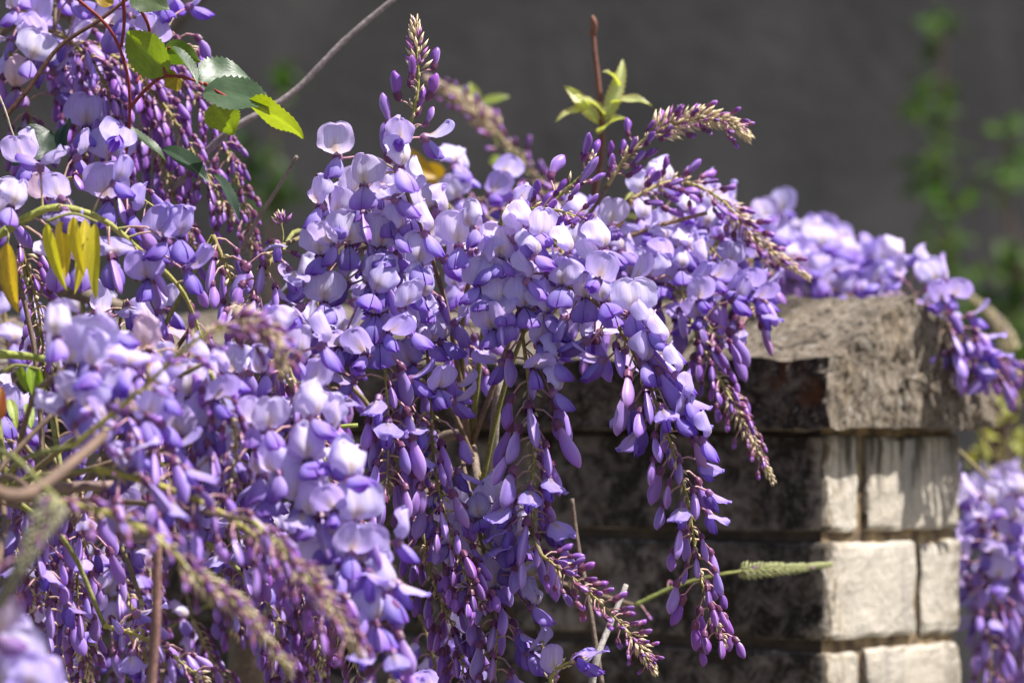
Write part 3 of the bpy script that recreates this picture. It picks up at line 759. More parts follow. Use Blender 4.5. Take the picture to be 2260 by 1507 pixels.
raceme([(1195, 1225, 2.20), (1270, 1280, 2.20), (1345, 1350, 2.20), (1400, 1410, 2.20), (1445, 1480, 2.20)],
       'immature wisteria raceme of small pinkish purple buds slanting in front of dark bricks', open_=0, s0=0.48, s1=0.22, dens=1.3, tip=.94, up_buds=0.75, furry=(3.2, 60, .6, .72), rad=1.1)
raceme([(880, 380, 2.22), (902, 290, 2.22), (922, 200, 2.22), (920, 110, 2.22), (915, 48, 2.22)],
       'upright wisteria raceme tip rising alone against the grey wall', open_=0.18, s0=0.78, s1=0.30, dens=0.62, tip=.62, up_buds=1.0,
       keys=[(735, 305, -30, 10, 1, 1.0), (895, 330, 50, 0, 2, 1.1), (800, 370, -10, 10, 7, 1.0)], furry=(4.6, 46, .6, .60), stalk=(0.22, 0.24, 0.06), cam_bias=0.0, face=(.5, 0, 0))
raceme([(1110, 470, 2.27), (1160, 462, 2.27), (1230, 465, 2.26), (1300, 488, 2.26)],
       'short level wisteria spray of glossy deep violet buds along a green stalk', open_=0, s0=0.85, s1=0.42, dens=0.9, tip=.95, up_buds=0.9, stalk=(0.25, 0.28, 0.06), furry=(2, 8, .8))
raceme([(1225, 440, 2.28), (1270, 400, 2.28), (1300, 370, 2.28), (1305, 345, 2.28)],
       'stubby wisteria spray with two large violet buds over the level spray', open_=0, s0=1.0, s1=0.4, dens=0.55, tip=.9, up_buds=0.6, stalk=(0.27, 0.28, 0.08), furry=(2, 6, .6))
raceme([(615, 545, 2.24), (590, 590, 2.23), (560, 650, 2.22), (530, 700, 2.21)],
       'small side spray of violet buds between the full raceme and the yellow leaflets', open_=0, s0=0.95, s1=0.6, dens=0.7, tip=.95, furry=(2, 8, .6))
raceme([(620, 560, 2.25), (625, 520, 2.25), (618, 480, 2.25)],
       'tiny withered flower stub on a thin green stalk', open_=0, s0=.3, s1=.25, dens=.5, tip=.4, furry=(3.2, 18, .7, .75), rad=.8, stalk=(.3, .3, .08))
raceme([(890, 820, 2.30), (905, 980, 2.30), (930, 1150, 2.29), (960, 1290, 2.28), (1005, 1400, 2.27), (1030, 1520, 2.26)],
       'slim wisteria raceme of purple buds in the shade behind the two long tails', open_=0, s0=0.72, s1=0.62, dens=.95, tip=.98, furry=(2, 0, .5))
raceme([(1230, 1545, 2.22), (1215, 1500, 2.21), (1245, 1465, 2.20), (1300, 1455, 2.20)],
       'pair of single lilac buds on a bent green stalk low beside the bricks', open_=0, s0=1.0, s1=0.9, dens=.28, tip=.95, up_buds=.4, furry=(2, 0, .5), stalk=(.26, .28, .08))

# slightly behind the sharp plane
raceme([(1340, 410, 2.38), (1385, 345, 2.38), (1450, 290, 2.38), (1540, 262, 2.37), (1610, 272, 2.36), (1648, 300, 2.36)],
       'arched immature raceme with a beige furry tip against the grey wall', open_=0, s0=.52, s1=.26, dens=.85, tip=.9, up_buds=.7, furry=(7.0, 190, .35, .38), stalk=(.36, .28, .14))
raceme([(1390, 440, 2.41), (1490, 400, 2.42), (1590, 440, 2.44), (1670, 530, 2.45), (1780, 610, 2.46)],
       'long bending immature raceme of pink purple buds across the pale cluster', open_=0, s0=.62, s1=.28, dens=.8, tip=.9, up_buds=.55, furry=(5.5, 150, .4, .55), stalk=(.33, .26, .12), detail=False)
raceme([(1480, 560, 2.43), (1530, 720, 2.41), (1585, 830, 2.40), (1640, 930, 2.39), (1705, 1060, 2.38)],
       'wisteria raceme tapering to a tiny pinkish tip in front of the coping stone', open_=.28, s0=.60, s1=.25, dens=.85, tip=.92, furry=(4.2, 90, .5, .62), detail=False, stalk=(.3, .27, .1))
for k, (a, lab) in enumerate([
    ([(1330, 515, 2.46), (1420, 585, 2.44), (1520, 665, 2.42), (1600, 765, 2.41)], 'softly blurred pale open raceme arching before the end of the coping'),
    ([(1400, 450, 2.50), (1500, 500, 2.48), (1590, 570, 2.46), (1640, 660, 2.45), (1665, 700, 2.45)], 'crowded open raceme spilling onto the sloped top of the coping'),
    ([(1480, 500, 2.58), (1560, 530, 2.58), (1640, 565, 2.58), (1700, 600, 2.58)], 'pale open raceme lying behind the long bending immature raceme')]):
    raceme(a, lab, open_=.86, s0=1.0, s1=.8, dens=1.15, tip=.98, detail=False, furry=(2, 0, .5), face=(.2, -.3, .1), sc=.95)
raceme([(1640, 582, 2.80), (1730, 607, 2.80), (1830, 637, 2.80), (1960, 687, 2.80)], 'pale lilac open raceme lying along the ridge of the coping', open_=.98, dens=1.15, tip=.98, detail=False, furry=(2, 0, .5), face=(0, -.4, .2), sc=1.06, ped=1.0)
raceme([(1660, 618, 2.86), (1760, 598, 2.86), (1850, 618, 2.88), (1930, 658, 2.88)], 'pale lilac open raceme just behind the ridge of the coping', open_=.98, dens=1.15, tip=.98, detail=False, furry=(2, 0, .5), face=(0, -.4, .2), sc=1.1)
raceme([(1680, 560, 2.95), (1760, 570, 2.95), (1840, 605, 2.95), (1920, 650, 2.95)], 'palest open raceme farthest back along the coping ridge', open_=.98, dens=1.2, tip=.98, detail=False, furry=(2, 0, .5), face=(0, -.4, .2), sc=1.15)
raceme([(1975, 650, 2.80), (2045, 688, 2.72), (2105, 735, 2.69), (2170, 795, 2.70), (2262, 835, 2.72)], 'violet raceme slipping over the far slope of the coping with hanging buds', open_=.5, s0=1.05, s1=.6, dens=1.15, tip=.97, furry=(3, 20, .5), sc=1.0, stalk=(.36, .25, .18))

# top left mass (behind the focus plane)
TL = [([(230, 10, 2.36), (300, 40, 2.36), (370, 70, 2.36), (420, 120, 2.36)], dict(open_=.7, s0=.8, s1=.6), 'pale open raceme at the top edge among the red rose stems'),
      ([(30, 40, 2.42), (150, 90, 2.40), (230, 180, 2.38), (260, 300, 2.37), (260, 420, 2.36)], dict(open_=.25, s0=.8, s1=.5, keys=[(190, 240, 0, 10, 0, 1.1), (245, 315, 5, 15, 1, 1.1)]), 'purple raceme with round petals above the dark round leaf'),
      ([(120, 70, 2.44), (260, 130, 2.42), (360, 230, 2.41), (440, 360, 2.40), (510, 480, 2.39)], dict(open_=0, s0=.85, s1=.45), 'dense raceme of deep purple buds below the yellow green rose leaf'),
      ([(330, 120, 2.44), (410, 190, 2.43), (480, 290, 2.42), (530, 420, 2.41), (560, 560, 2.41)], dict(open_=0, s0=.55, s1=.36), 'raceme of small dark purple buds beneath the grey green rose leaves'),
      ([(20, 120, 2.40), (60, 230, 2.40), (70, 330, 2.40), (60, 420, 2.40)], dict(open_=.35, s0=.8, s1=.5), 'shaded pale raceme at the arched green stem'),
      ([(190, 120, 2.45), (300, 220, 2.44), (350, 330, 2.43), (390, 450, 2.42), (440, 570, 2.41)], dict(open_=0, s0=.85, s1=.5), 'purple raceme hanging over the glossy dark leaf'),
      ([(60, 60, 2.48), (130, 140, 2.47), (180, 240, 2.46), (190, 360, 2.45)], dict(open_=.1, s0=.75, s1=.5), 'purple bud raceme behind the brown diagonal twig')]
for k, (p, kw, lab) in enumerate(TL):
    raceme(p, lab, dens=1.1, tip=.97, **kw)
raceme([(-20, 420, 2.22), (120, 400, 2.21), (230, 390, 2.20), (330, 450, 2.20), (420, 520, 2.20)], 'raceme with a glaring white sunlit flower under the purple mass', open_=.5, s0=.8, s1=.6, dens=.4, tip=.97,
       keys=[(232, 400, -20, 5, 1, 1.15), (310, 440, 80, -20, 2, 1.0), (370, 490, 20, 10, 0, 1.05), (0, 430, -10, 10, 1, 1.1), (140, 470, 10, 10, 2)], furry=(2, 0, .5))
raceme([(-40, 545, 2.13), (60, 480, 2.13), (130, 458, 2.13), (220, 482, 2.14), (300, 545, 2.15), (400, 640, 2.16), (450, 760, 2.17)], 'raceme on a thick bright green arching stalk above the yellow leaflets', open_=.5, s0=.95, s1=.6, dens=.28, tip=.97, rad=2.6, stalk=(.27, .30, .055),
       keys=[(125, 535, 0, 0, 12, 1.05), (180, 540, 12, 5, 12, 1.0), (255, 532, 20, 0, 12, 1.05), (350, 490, -50, 5, 9, 1.05), (405, 485, 35, 5, 8, 1.05), (430, 560, 60, -10, 4), (320, 580, -10, 0, 4)], furry=(2, 0, .5))
raceme([(40, 520, 2.30), (75, 640, 2.29), (95, 760, 2.28), (105, 890, 2.27)], 'slender raceme of small plum buds beside the single yellow leaf', open_=0, s0=.62, s1=.36, dens=1.0, tip=.97, detail=False)
raceme([(470, 520, 2.26), (520, 640, 2.25), (560, 740, 2.24), (600, 850, 2.23)], 'bud raceme in the gap before the full raceme', open_=0, s0=.9, s1=.6, dens=.8, tip=.97, detail=False)
# front left, before the focus plane
FL = [([(120, 830, 1.98), (210, 860, 1.97), (300, 930, 1.96), (360, 1030, 1.95), (400, 1150, 1.95)], dict(open_=.8, s0=1.0, s1=.8, dens=1.0, sc=.98, keys=[(150, 760, -20, 10, 1, 1.1), (200, 740, 0, 5, 1, 1.1), (250, 780, 30, 10, 6, 1.1), (250, 850, 10, 0, 0, 1.1), (330, 880, 40, 0, 4, 1.1)]), 'blurred pale open raceme beside the small lime green leaflets'),
      ([(330, 760, 2.05), (400, 850, 2.04), (430, 930, 2.03), (470, 1020, 2.02)], dict(open_=.75, s0=1, s1=.8, dens=.95, sc=.97, keys=[(420, 830, 10, 20, 1, 1.1), (470, 900, 20, 0, 0, 1.1), (390, 920, -20, 5, 4, 1.1)]), 'blurred open raceme under the slanting furry spray'),
      ([(160, 985, 1.90), (300, 870, 1.89), (440, 745, 1.88), (540, 715, 1.88), (600, 745, 1.88), (625, 810, 1.88)], dict(open_=0, s0=.55, s1=.3, dens=.55, furry=(6, 110, .5, .5), stalk=(.33, .30, .07), up_buds=.3), 'slanting furry spray of small pink buds crossing the blurred open racemes'),
      ([(560, 770, 2.12), (620, 820, 2.11), (660, 880, 2.10), (700, 940, 2.10)], dict(open_=.6, s0=1, s1=.9, dens=1.0), 'open raceme tucked against the full raceme on a beige tip'),
      ([(455, 800, 2.02), (490, 880, 2.02), (520, 960, 2.02), (510, 1080, 2.02)], dict(open_=0, s0=.5, s1=.28, dens=.8, stalk=(.3, .29, .08)), 'thin hanging raceme of little pink pin buds'),
      ([(215, 1035, 1.95), (330, 1065, 1.94), (450, 1110, 1.94), (560, 1180, 1.93), (660, 1260, 1.93), (760, 1380, 1.93)], dict(open_=0, s0=1.0, s1=.55, dens=.62, stalk=(.34, .30, .06), rad=1.9), 'olive stalked raceme of long lilac buds reaching toward the white flowers'),
      ([(545, 960, 2.04), (650, 1050, 2.03), (740, 1140, 2.02), (800, 1260, 2.01), (840, 1390, 2.0), (880, 1540, 2.0)], dict(open_=.72, s0=1, s1=.9, dens=1.1, sc=1.02, keys=[(600, 1030, -20, 25, 1, 1.2), (660, 1060, 10, 15, 1, 1.15), (790, 1105, 30, 10, 1, 1.15), (725, 1140, 0, 20, 0, 1.15), (700, 1230, -10, 10, 1, 1.1), (800, 1200, 20, 10, 1, 1.1), (870, 1265, 60, 0, 6, 1.1), (840, 1330, 50, 0, 3, 1.1), (690, 965, 20, 40, 3, 1.1)]), 'big blurred raceme of white sunlit flowers low in front of the hanging tails'),
      ([(95, 1105, 1.86), (230, 1130, 1.85), (350, 1190, 1.84), (450, 1290, 1.84), (540, 1350, 1.84), (640, 1480, 1.84)], dict(open_=0, s0=.42, s1=.3, dens=.62, stalk=(.34, .33, .08), furry=(5, 120, .4, .5), rad=1.8), 'out of focus furry raceme on a pale green stalk over the dark hollow'),
      ([(560, 1150, 1.88), (640, 1230, 1.87), (720, 1330, 1.86), (790, 1440, 1.86)], dict(open_=0, s0=.45, s1=.3, dens=.9, stalk=(.33, .32, .10), furry=(5, 100, .5, .4)), 'out of focus spray of pale pin buds over the big white raceme'),
      ([(-60, 1520, 1.76), (0, 1530, 1.76), (50, 1550, 1.76), (80, 1600, 1.76)], dict(open_=.98, dens=.5, keys=[(30, 1430, 10, 25, 1, 1.1), (-10, 1470, -30, 20, 8, 1.1), (80, 1480, 40, 10, 6, 1.1)]), 'very blurred pale blossom in the bottom corner'),
      ([(125, 1100, 1.74), (90, 1160, 1.73), (50, 1240, 1.72), (0, 1330, 1.72)], dict(open_=0, s0=.3, s1=.25, dens=.2, furry=(6.0, 260, .08, .0, (.45, .42, .30)), stalk=(.3, .29, .16)), 'very blurred grey furry raceme bending down at the edge'),
      ([(60, 1090, 2.16), (90, 1180, 2.16), (100, 1280, 2.16), (110, 1390, 2.16)], dict(open_=0, s0=.95, s1=.8, dens=1.1), 'shaded raceme of long violet buds behind the woody stub'),
      ([(180, 1080, 2.18), (190, 1180, 2.18), (170, 1280, 2.18), (180, 1380, 2.18)], dict(open_=0, s0=.9, s1=.7, dens=1.1), 'shaded raceme of long violet buds over the dark hollow'),
      ([(230, 1380, 2.15), (300, 1400, 2.14), (370, 1440, 2.13), (450, 1500, 2.13)], dict(open_=0, s0=.9, s1=.7, dens=.8, stalk=(.36, .32, .08)), 'low raceme of fat purple buds on a pale bent stalk')]
for p, kw, lab in FL:
    kw = dict(kw); fu = kw.pop('furry', (2.5, 16, .5))
    raceme(p, lab, tip=.97, furry=fu, **kw)
# right edge, far
for k, p in enumerate([[(2215, 1090, 2.76), (2195, 1230, 2.76), (2190, 1350, 2.76), (2185, 1540, 2.76)], [(2190, 1090, 3.1), (2205, 1230, 3.1), (2215, 1380, 3.1), (2215, 1540, 3.1)],
                       [(2250, 1110, 3.08), (2262, 1260, 3.08), (2268, 1400, 3.08), (2270, 1540, 3.08)], [(2165, 1060, 3.2), (2180, 1180, 3.2), (2185, 1320, 3.2), (2185, 1480, 3.2)],
                       [(2235, 1050, 3.2), (2240, 1150, 3.2), (2240, 1290, 3.2), (2240, 1450, 3.2)]]):
    raceme(p, 'blurred pale raceme hanging in the curtain beside the sunlit bricks', 'racemes hanging beyond the wall end', open_=.6, s0=.9, s1=.7, dens=1.05, tip=.98, detail=False, sc=1.0, furry=(2, 0, .5))

# fillers: the depth of the mass on the left
def in_poly(x, y, poly):
    c = False
    for (x0, y0), (x1, y1) in zip(poly, poly[1:] + poly[:1]):
        if (y0 > y) != (y1 > y) and x < (x1 - x0) * (y - y0) / (y1 - y0) + x0: c = not c
    return c
frng = random.Random(5)
POLY = [(-40, 560), (430, 560), (600, 640), (720, 780), (800, 1000), (960, 1150), (960, 1460), (-40, 1460)]
ANCH = [(150, 640, 'below the row of yellow leaflets'), (120, 950, 'behind the lime green leaflets'), (340, 1000, 'around the upright red brown stem'), (150, 1300, 'at the dark hollow under the woody stub'),
        (560, 720, 'between the bud spray and the beige tip'), (760, 1050, 'behind the big white raceme'), (900, 1250, 'behind the hanging tails'), (450, 1420, 'beneath the furry pale stalk')]
cnt = 0
while cnt < 36:
    x, y = frng.uniform(-40, 960), frng.uniform(540, 1460)
    if not in_poly(x, y, POLY): continue
    cnt += 1
    d = frng.uniform(2.26, 2.56); dx = frng.uniform(10, 120); ln = frng.uniform(200, 360)
    p = [(x, y - 40, d), (x + dx * .4, y + ln * .25, d - .01), (x + dx * .8, y + ln * .6, d - .02), (x + dx, y + ln, d - .02)]
    near = min(ANCH, key=lambda q: math.hypot(q[0] - x, q[1] - y - ln * .4))[2]
    if frng.random() < (.75 if y > 950 else .5):
        raceme(p, 'shaded raceme of purple buds only, ' + near, 'bud racemes ' + near, open_=0, s0=frng.uniform(.42, .8), s1=.3, dens=1.05, tip=.93, detail=False, furry=(4, 70, .4, .7), stalk=(.36, .30, .14))
    else:
        raceme(p, 'shaded part open lilac raceme, ' + near, 'part open racemes ' + near, open_=frng.uniform(.3, .6), s0=.95, s1=.5, dens=.9, tip=.95, detail=False)
for (x, y, ln, dx) in ((700, 700, 240, 30), (1010, 620, 200, 20), (1240, 610, 150, 50), (1330, 590, 150, 50)):
    raceme([(x, y - 60, 2.42), (x + dx * .4, y + ln * .25, 2.40), (x + dx * .8, y + ln * .6, 2.39), (x + dx, y + ln, 2.39)], 'lilac raceme filling the gap between the sharp racemes and the coping',
           'racemes between the sharp ones and the coping', open_=.65, s0=.95, s1=.6, dens=.95, tip=.96, detail=False)
# far sprays over the top, between the full raceme and the young shoot
for k, (p, lab) in enumerate([([(1000, 480, 2.60), (1060, 440, 2.60), (1150, 420, 2.60), (1230, 430, 2.60)], 'blurred pink raceme low behind the yellow leaf'),
             ([(960, 420, 2.55), (1040, 460, 2.55), (1110, 500, 2.55), (1200, 560, 2.55)], 'blurred pale raceme behind the level bud spray'),
             ([(1180, 540, 2.5), (1260, 560, 2.5), (1330, 600, 2.5), (1380, 680, 2.5)], 'blurred lilac raceme behind the start of the arching raceme')]):
    raceme(p, lab, open_=.5, s0=.8, s1=.5, dens=.9, tip=.97, detail=False)
raceme([(1230, 440, 2.85), (1130, 330, 2.85), (1040, 240, 2.85), (945, 175, 2.85)], 'blurred furry raceme rising to a grey tip behind the upright tip', open_=0, s0=.5, s1=.25, dens=.7, tip=.9, detail=False, furry=(7, 200, .2, .45), up_buds=.6, stalk=(.36, .29, .15))
raceme([(2232, 800, 3.3), (2215, 740, 3.3), (2180, 690, 3.3), (2135, 650, 3.3)], 'blurred beige furry raceme curling up behind the violet raceme', open_=0, s0=.4, s1=.25, dens=.1, tip=.5, detail=False, furry=(6, 220, .05, .1), stalk=(.33, .27, .18))
raceme([(1400, 1335, 2.5), (1500, 1290, 2.5), (1620, 1262, 2.5), (1740, 1255, 2.52), (1832, 1245, 2.54)], 'blurred yellow green furry raceme pointing level before the sunlit brick', open_=0, s0=.3, s1=.2, dens=.1, tip=.4, detail=False, furry=(3.4, 320, .02, .52, (.40, .41, .20)), stalk=(.22, .26, .07))

# ------------------------------------------------------------------ wood: vines and twigs
vine = empty('wisteria_vine', at(500, 1480, 2.62)); vine.location.z = 0
tag(vine, 'woody wisteria vine carrying the flower clusters over the wall', 'vine')
V0 = vine.location
def stem(pts, r0, r1, col, parent=None, name='branch', n=8, mat=None, knots=0.0, seg=24, col2=None):
    cp = catmull([Vector(p) for p in pts], seg)
    off = parent.location if parent else Vector((0, 0, 0))
    rng = random.Random(len(bpy.data.objects))
    rr = [(r0 + (r1 - r0) * i / seg) * (1 + knots * rng.uniform(-1, 1)) * MM for i in range(seg + 1)]
    cc = [lerp(col, col2 if col2 else col, i / seg) for i in range(seg + 1)]
    mb = MB(); mb.tube([p - off for p in cp], rr, cc, n)
    return link(name, mb.mesh(name, mat or M_BARK), parent), cp
GREYB, BROWN, OLIVE = (0.25, 0.20, 0.17), (0.17, 0.085, 0.05), (0.23, 0.22, 0.06)
LIMB = []
def limb(pts, r0, r1, col=(0.16, 0.12, 0.09)):
    o, cp = stem([at(*p) for p in pts], r0, r1, col, vine, 'limb', 8, knots=.08, seg=36); LIMB.extend(cp)
gx = at(560, 1400, 2.60)
tr, cp = stem([(gx.x - .02, 2.66, -0.02), (gx.x + .02, 2.64, .5), (gx.x - .02, 2.62, 1.0), tuple(gx), tuple(at(540, 1150, 2.56)), tuple(at(480, 900, 2.52))], 24, 9, (0.15, 0.115, 0.085), vine, 'trunk', 10, knots=.08); LIMB.extend(cp[12:])
limb([(480, 900, 2.52), (600, 700, 2.46), (760, 560, 2.42), (960, 540, 2.42), (1150, 560, 2.44), (1300, 560, 2.46)], 6, 3)
limb([(1300, 560, 2.46), (1420, 520, 2.52), (1560, 560, 2.62), (1680, 600, 2.76), (1850, 640, 2.86), (2050, 740, 2.95), (2250, 900, 3.15)], 3.5, 2)
limb([(480, 900, 2.52), (330, 720, 2.48), (150, 640, 2.46), (-40, 600, 2.46), (-120, 300, 2.46), (40, 40, 2.46), (250, 60, 2.44)], 6, 2.5)
limb([(540, 1150, 2.56), (320, 1180, 2.40), (100, 1120, 2.2), (-60, 1080, 2.0)], 6, 4)
limb([(560, 1300, 2.58), (760, 1200, 2.45), (900, 1020, 2.38), (1020, 960, 2.36), (1060, 1080, 2.32)], 5, 2.5)
for b in BASES:
    q = random.choice(sorted(LIMB, key=lambda p: (p - b).length)[:7])
    if (q - b).length < 0.004: continue
    mid = q.lerp(b, .5) + Vector((random.uniform(-.008, .008), random.uniform(0, .02), random.uniform(0.0, .02)))
    stem([q, mid, b], 1.7, 1.2, random.choice([(0.19, 0.15, 0.07), (0.15, 0.10, 0.07), (0.2, 0.2, 0.06)]), vine, 'branch', 5, M_STALK, seg=8)
def twig(label, pts, r0, r1, col, name='vine_twig', cat='twig', **kw):
    P = [at(*p) for p in pts]
    o, _ = stem(P, r0, r1, col, None, name, knots=.07, **kw); tag(o, label, cat); return o
twig('smooth straight grey twig crossing the grey wall diagonally', [(885, -15, 2.40), (760, 90, 2.40), (640, 210, 2.40), (500, 295, 2.40), (380, 420, 2.42)], 1.6, 2.2, (0.27, 0.225, 0.22))
twig('thin grey forked twig end between the rose leaves and the full raceme', [(655, 345, 2.36), (610, 420, 2.37), (560, 500, 2.39), (500, 620, 2.42)], 1.0, 1.4, (0.25, 0.20, 0.17))
twig('brown diagonal twig crossing the purple buds', [(285, -5, 2.28), (220, 45, 2.28), (130, 105, 2.28), (60, 200, 2.28), (10, 260, 2.28)], 1.0, 1.4, (0.12, 0.055, 0.04))
twig('fine pale dry tendril dangling over the dark round leaf', [(-12, 190, 2.25), (10, 240, 2.25), (30, 300, 2.25), (58, 352, 2.25)], .6, .45, (0.42, 0.35, 0.29))
twig('upright red brown stem standing among the blurred front racemes', [(330, 800, 1.99), (335, 950, 1.99), (345, 1150, 1.99), (345, 1350, 1.99), (330, 1560, 1.99)], 1.9, 2.4, (0.23, 0.125, 0.11))
twig('thick blurred woody stub pushing in over the violet buds', [(-90, 1010, 1.72), (-20, 1080, 1.74), (60, 1090, 1.76), (160, 1020, 1.8), (230, 960, 1.84)], 3.4, 2.2, (0.17, 0.11, 0.08))
twig('cut grey brown stick lying level over the shaded violet buds', [(100, 1078, 2.0), (170, 1074, 2.0), (250, 1072, 2.0)], 2.6, 2.4, (0.24, 0.16, 0.14), seg=10)
twig('bare grey stick standing behind the plump hanging buds', [(1105, 800, 2.34), (1095, 900, 2.34), (1085, 1010, 2.35), (1060, 1150, 2.38), (1040, 1300, 2.42)], 2.6, 2.4, (0.30, 0.25, 0.21))
twig('short grey stick rising behind the bent bud stalk', [(1382, 1290, 2.30), (1345, 1380, 2.29), (1315, 1460, 2.28), (1300, 1560, 2.28)], 1.5, 2.2, (0.33, 0.30, 0.28))
twig('thin brown twig descending in the shadow before the lichened bricks', [(1262, 1100, 2.36), (1275, 1200, 2.36), (1300, 1330, 2.35), (1330, 1520, 2.34)], 1.2, 1.5, (0.14, 0.10, 0.08))
twig('weathered twig end with a ragged tip under the level bud spray', [(1235, 500, 2.30), (1180, 525, 2.30), (1130, 560, 2.32), (1080, 600, 2.36)], 2.0, 2.4, (0.24, 0.175, 0.14))
twig('brown twig climbing through the pale cluster to the bending raceme', [(1395, 440, 2.40), (1365, 500, 2.40), (1300, 590, 2.40), (1220, 680, 2.42)], 1.4, 1.8, (0.20, 0.115, 0.06))
twig('second brown twig rising to a pale bud under the bending raceme', [(1560, 470, 2.44), (1450, 500, 2.43), (1350, 540, 2.43), (1250, 610, 2.44)], 1.2, 1.8, (0.22, 0.13, 0.08))
twig('dark blurred branch behind the top rose leaf', [(450, -20, 3.2), (380, 60, 3.2), (250, 200, 3.2)], 6, 6, (0.07, 0.055, 0.05))
twig('level green twig with swollen nodes behind the beige furry tip', [(600, 948, 2.2), (690, 945, 2.2), (790, 938, 2.2)], 1.3, 1.0, (0.27, 0.30, 0.07), seg=12)
twig('bright green stem stub from the edge with a red bud scale', [(-30, 780, 2.1), (50, 785, 2.1), (118, 795, 2.1)], 2.2, 1.8, (0.30, 0.33, 0.07), seg=12)
twig('green twig end crossing the dark space behind the hanging tails', [(740, 970, 2.30), (800, 985, 2.30), (880, 1010, 2.31), (960, 1080, 2.34)], 2.4, 2.4, (0.20, 0.22, 0.05), seg=12)

# ------------------------------------------------------------------ leaves
def leaf_mesh(name, Lm, Wm, fold=0.35, curl=0.3, serr=0.0, top=(0.07, 0.12, 0.035), edge=None, tipw=0.55, mat=None, wave=0.0):
    nu, nv = 9, 26 if serr else 12
    P = np.zeros((nu, nv, 3)); C = np.zeros((nu, nv, 3)); UV = np.zeros((nu, nv, 2))
    for i in range(nu):
        u = -1 + 2 * i / (nu - 1)
        for j in range(nv):
            v = j / (nv - 1)
            wv = Wm / 2 * (math.sin(math.pi * min(1, v ** tipw)) ** 0.8 if 0 < v < 1 else 0.0)
            if serr and abs(u) > .99: wv *= 1 + serr * (1 if j % 2 else -0.3)
            a = curl * v
            x = Lm * (math.sin(a) / curl if curl else v); z = -Lm * ((1 - math.cos(a)) / curl if curl else 0)
            P[i, j] = (x, u * wv, z + abs(u) * wv * fold + wave * Wm * 0.08 * math.sin(v * 9 + (1.3 if u > 0 else 0)) * abs(u))
            c = lerp(top, np.array(top) * 1.35, math.exp(-(u / .12) ** 2))
            if edge is not None: c = lerp(c, edge, max(0, abs(u) - .55) / .45)
            C[i, j] = c; UV[i, j] = (u * .5 + .5 + abs(u) * 0, v + abs(u) * .12)
    mb = MB(); mb.grid(P * MM, C, UV)
    return mb.mesh(name, mat or M_LEAF)
def place_leaf(me, parent, base, tip, upv, s=1.0, name='leaf'):
    o = link(name, me, parent); x = tip - base
    M = basis(x, upv, base - parent.location, s); o.matrix_basis = M
    return o
RG = (0.055, 0.095, 0.045); YG = (0.24, 0.30, 0.02)
rose = empty('rose_shoot', at(290, 300, 2.26)); tag(rose, 'red stemmed rose shoot with serrated green and yellow leaves', 'rose')
RED = (0.22, 0.035, 0.03)
for pts in ([(160, -10, 2.24), (230, 50, 2.24), (265, 110, 2.25), (285, 190, 2.26), (285, 290, 2.27), (275, 400, 2.30), (300, 620, 2.36)],
            [(272, -10, 2.24), (274, 50, 2.25), (268, 105, 2.25)], [(285, 240, 2.26), (330, 190, 2.25), (370, 168, 2.24), (430, 178, 2.24), (452, 190, 2.24)],
            [(365, 168, 2.24), (360, 120, 2.245), (375, 105, 2.245)], [(452, 185, 2.24), (500, 215, 2.23), (540, 232, 2.23)], [(310, 20, 2.25), (330, 70, 2.26), (320, 140, 2.27), (300, 185, 2.265)]):
    stem([at(*p) for p in pts], 1.0, .8, RED, rose, 'stem', 6, M_STALK, seg=16)
def lf(parent, b, t_, w, up, top, serr=.10, fold=.3, curl=.4, wave=.6, mat=None, edge=None, lab=None, tipw=.75):
    B, T = at(*b), at(*t_); ln = (T - B).length / MM
    o = place_leaf(leaf_mesh('leaf', ln, w, fold, curl, serr, top, edge, tipw, mat, wave), parent, B, T, Vector(up))
    if lab: o['label'] = lab
    return o
lf(rose, (375, 160, 2.24), (262, 68, 2.25), 22, (.35, -.75, -.5), YG, lab='yellow green backlit leaf')
lf(rose, (440, 185, 2.24), (558, 155, 2.25), 30, (.30, -.72, .62), (.075, .12, .065), fold=.12, lab='pale leaf with sun glare')
lf(rose, (450, 205, 2.235), (600, 212, 2.22), 26, (.30, -.74, .60), (.07, .115, .06), fold=.25, lab='grey green serrated leaf')
lf(rose, (545, 230, 2.23), (690, 285, 2.22), 21, (-.3, .55, .75), YG, fold=.2, lab='yellow green drooping leaf')
lf(rose, (470, 232, 2.24), (520, 290, 2.25), 20, (.3, .9, .2), YG, fold=.1)
lf(rose, (395, 170, 2.245), (365, 190, 2.24), 12, (0, -1, -.3), (.32, .24, .02), fold=.1)
lf(rose, (360, 110, 2.25), (440, 130, 2.26), 14, (0, .9, .4), (0.12, 0.2, 0.02))
lf(rose, (375, 105, 2.245), (450, 172, 2.23), 10, (.6, -.4, .7), RG, fold=.6)
lf(rose, (290, -5, 2.25), (372, 10, 2.24), 17, (.1, -.8, .5), (0.075, 0.11, 0.05), fold=.2, lab='grey leaf at the top edge')
lf(rose, (250, 10, 2.25), (205, -12, 2.25), 8, (0, -1, .2), (.34, .20, .02))
lf(rose, (275, 285, 2.28), (380, 340, 2.28), 12, (.2, -.3, .8), (.04, .08, .025))
lf(rose, (360, 330, 2.27), (465, 380, 2.25), 14, (.25, -.6, .75), (.03, .06, .03), fold=.45, lab='dark serrated leaf with a bright rim')
lf(rose, (470, 385, 2.27), (545, 480, 2.27), 10, (.8, -.5, .4), (.035, .07, .045), fold=.5)
lf(rose, (150, 270, 2.30), (130, 330, 2.28), 15, (-.7, -.7, .1), (.012, .028, .016), serr=.04, lab='glossy dark leaf')
lf(rose, (110, 290, 2.31), (30, 350, 2.29), 22, (0, -1, .25), (.014, .035, .02), serr=.04, fold=.1, lab='dark round leaf in shade')
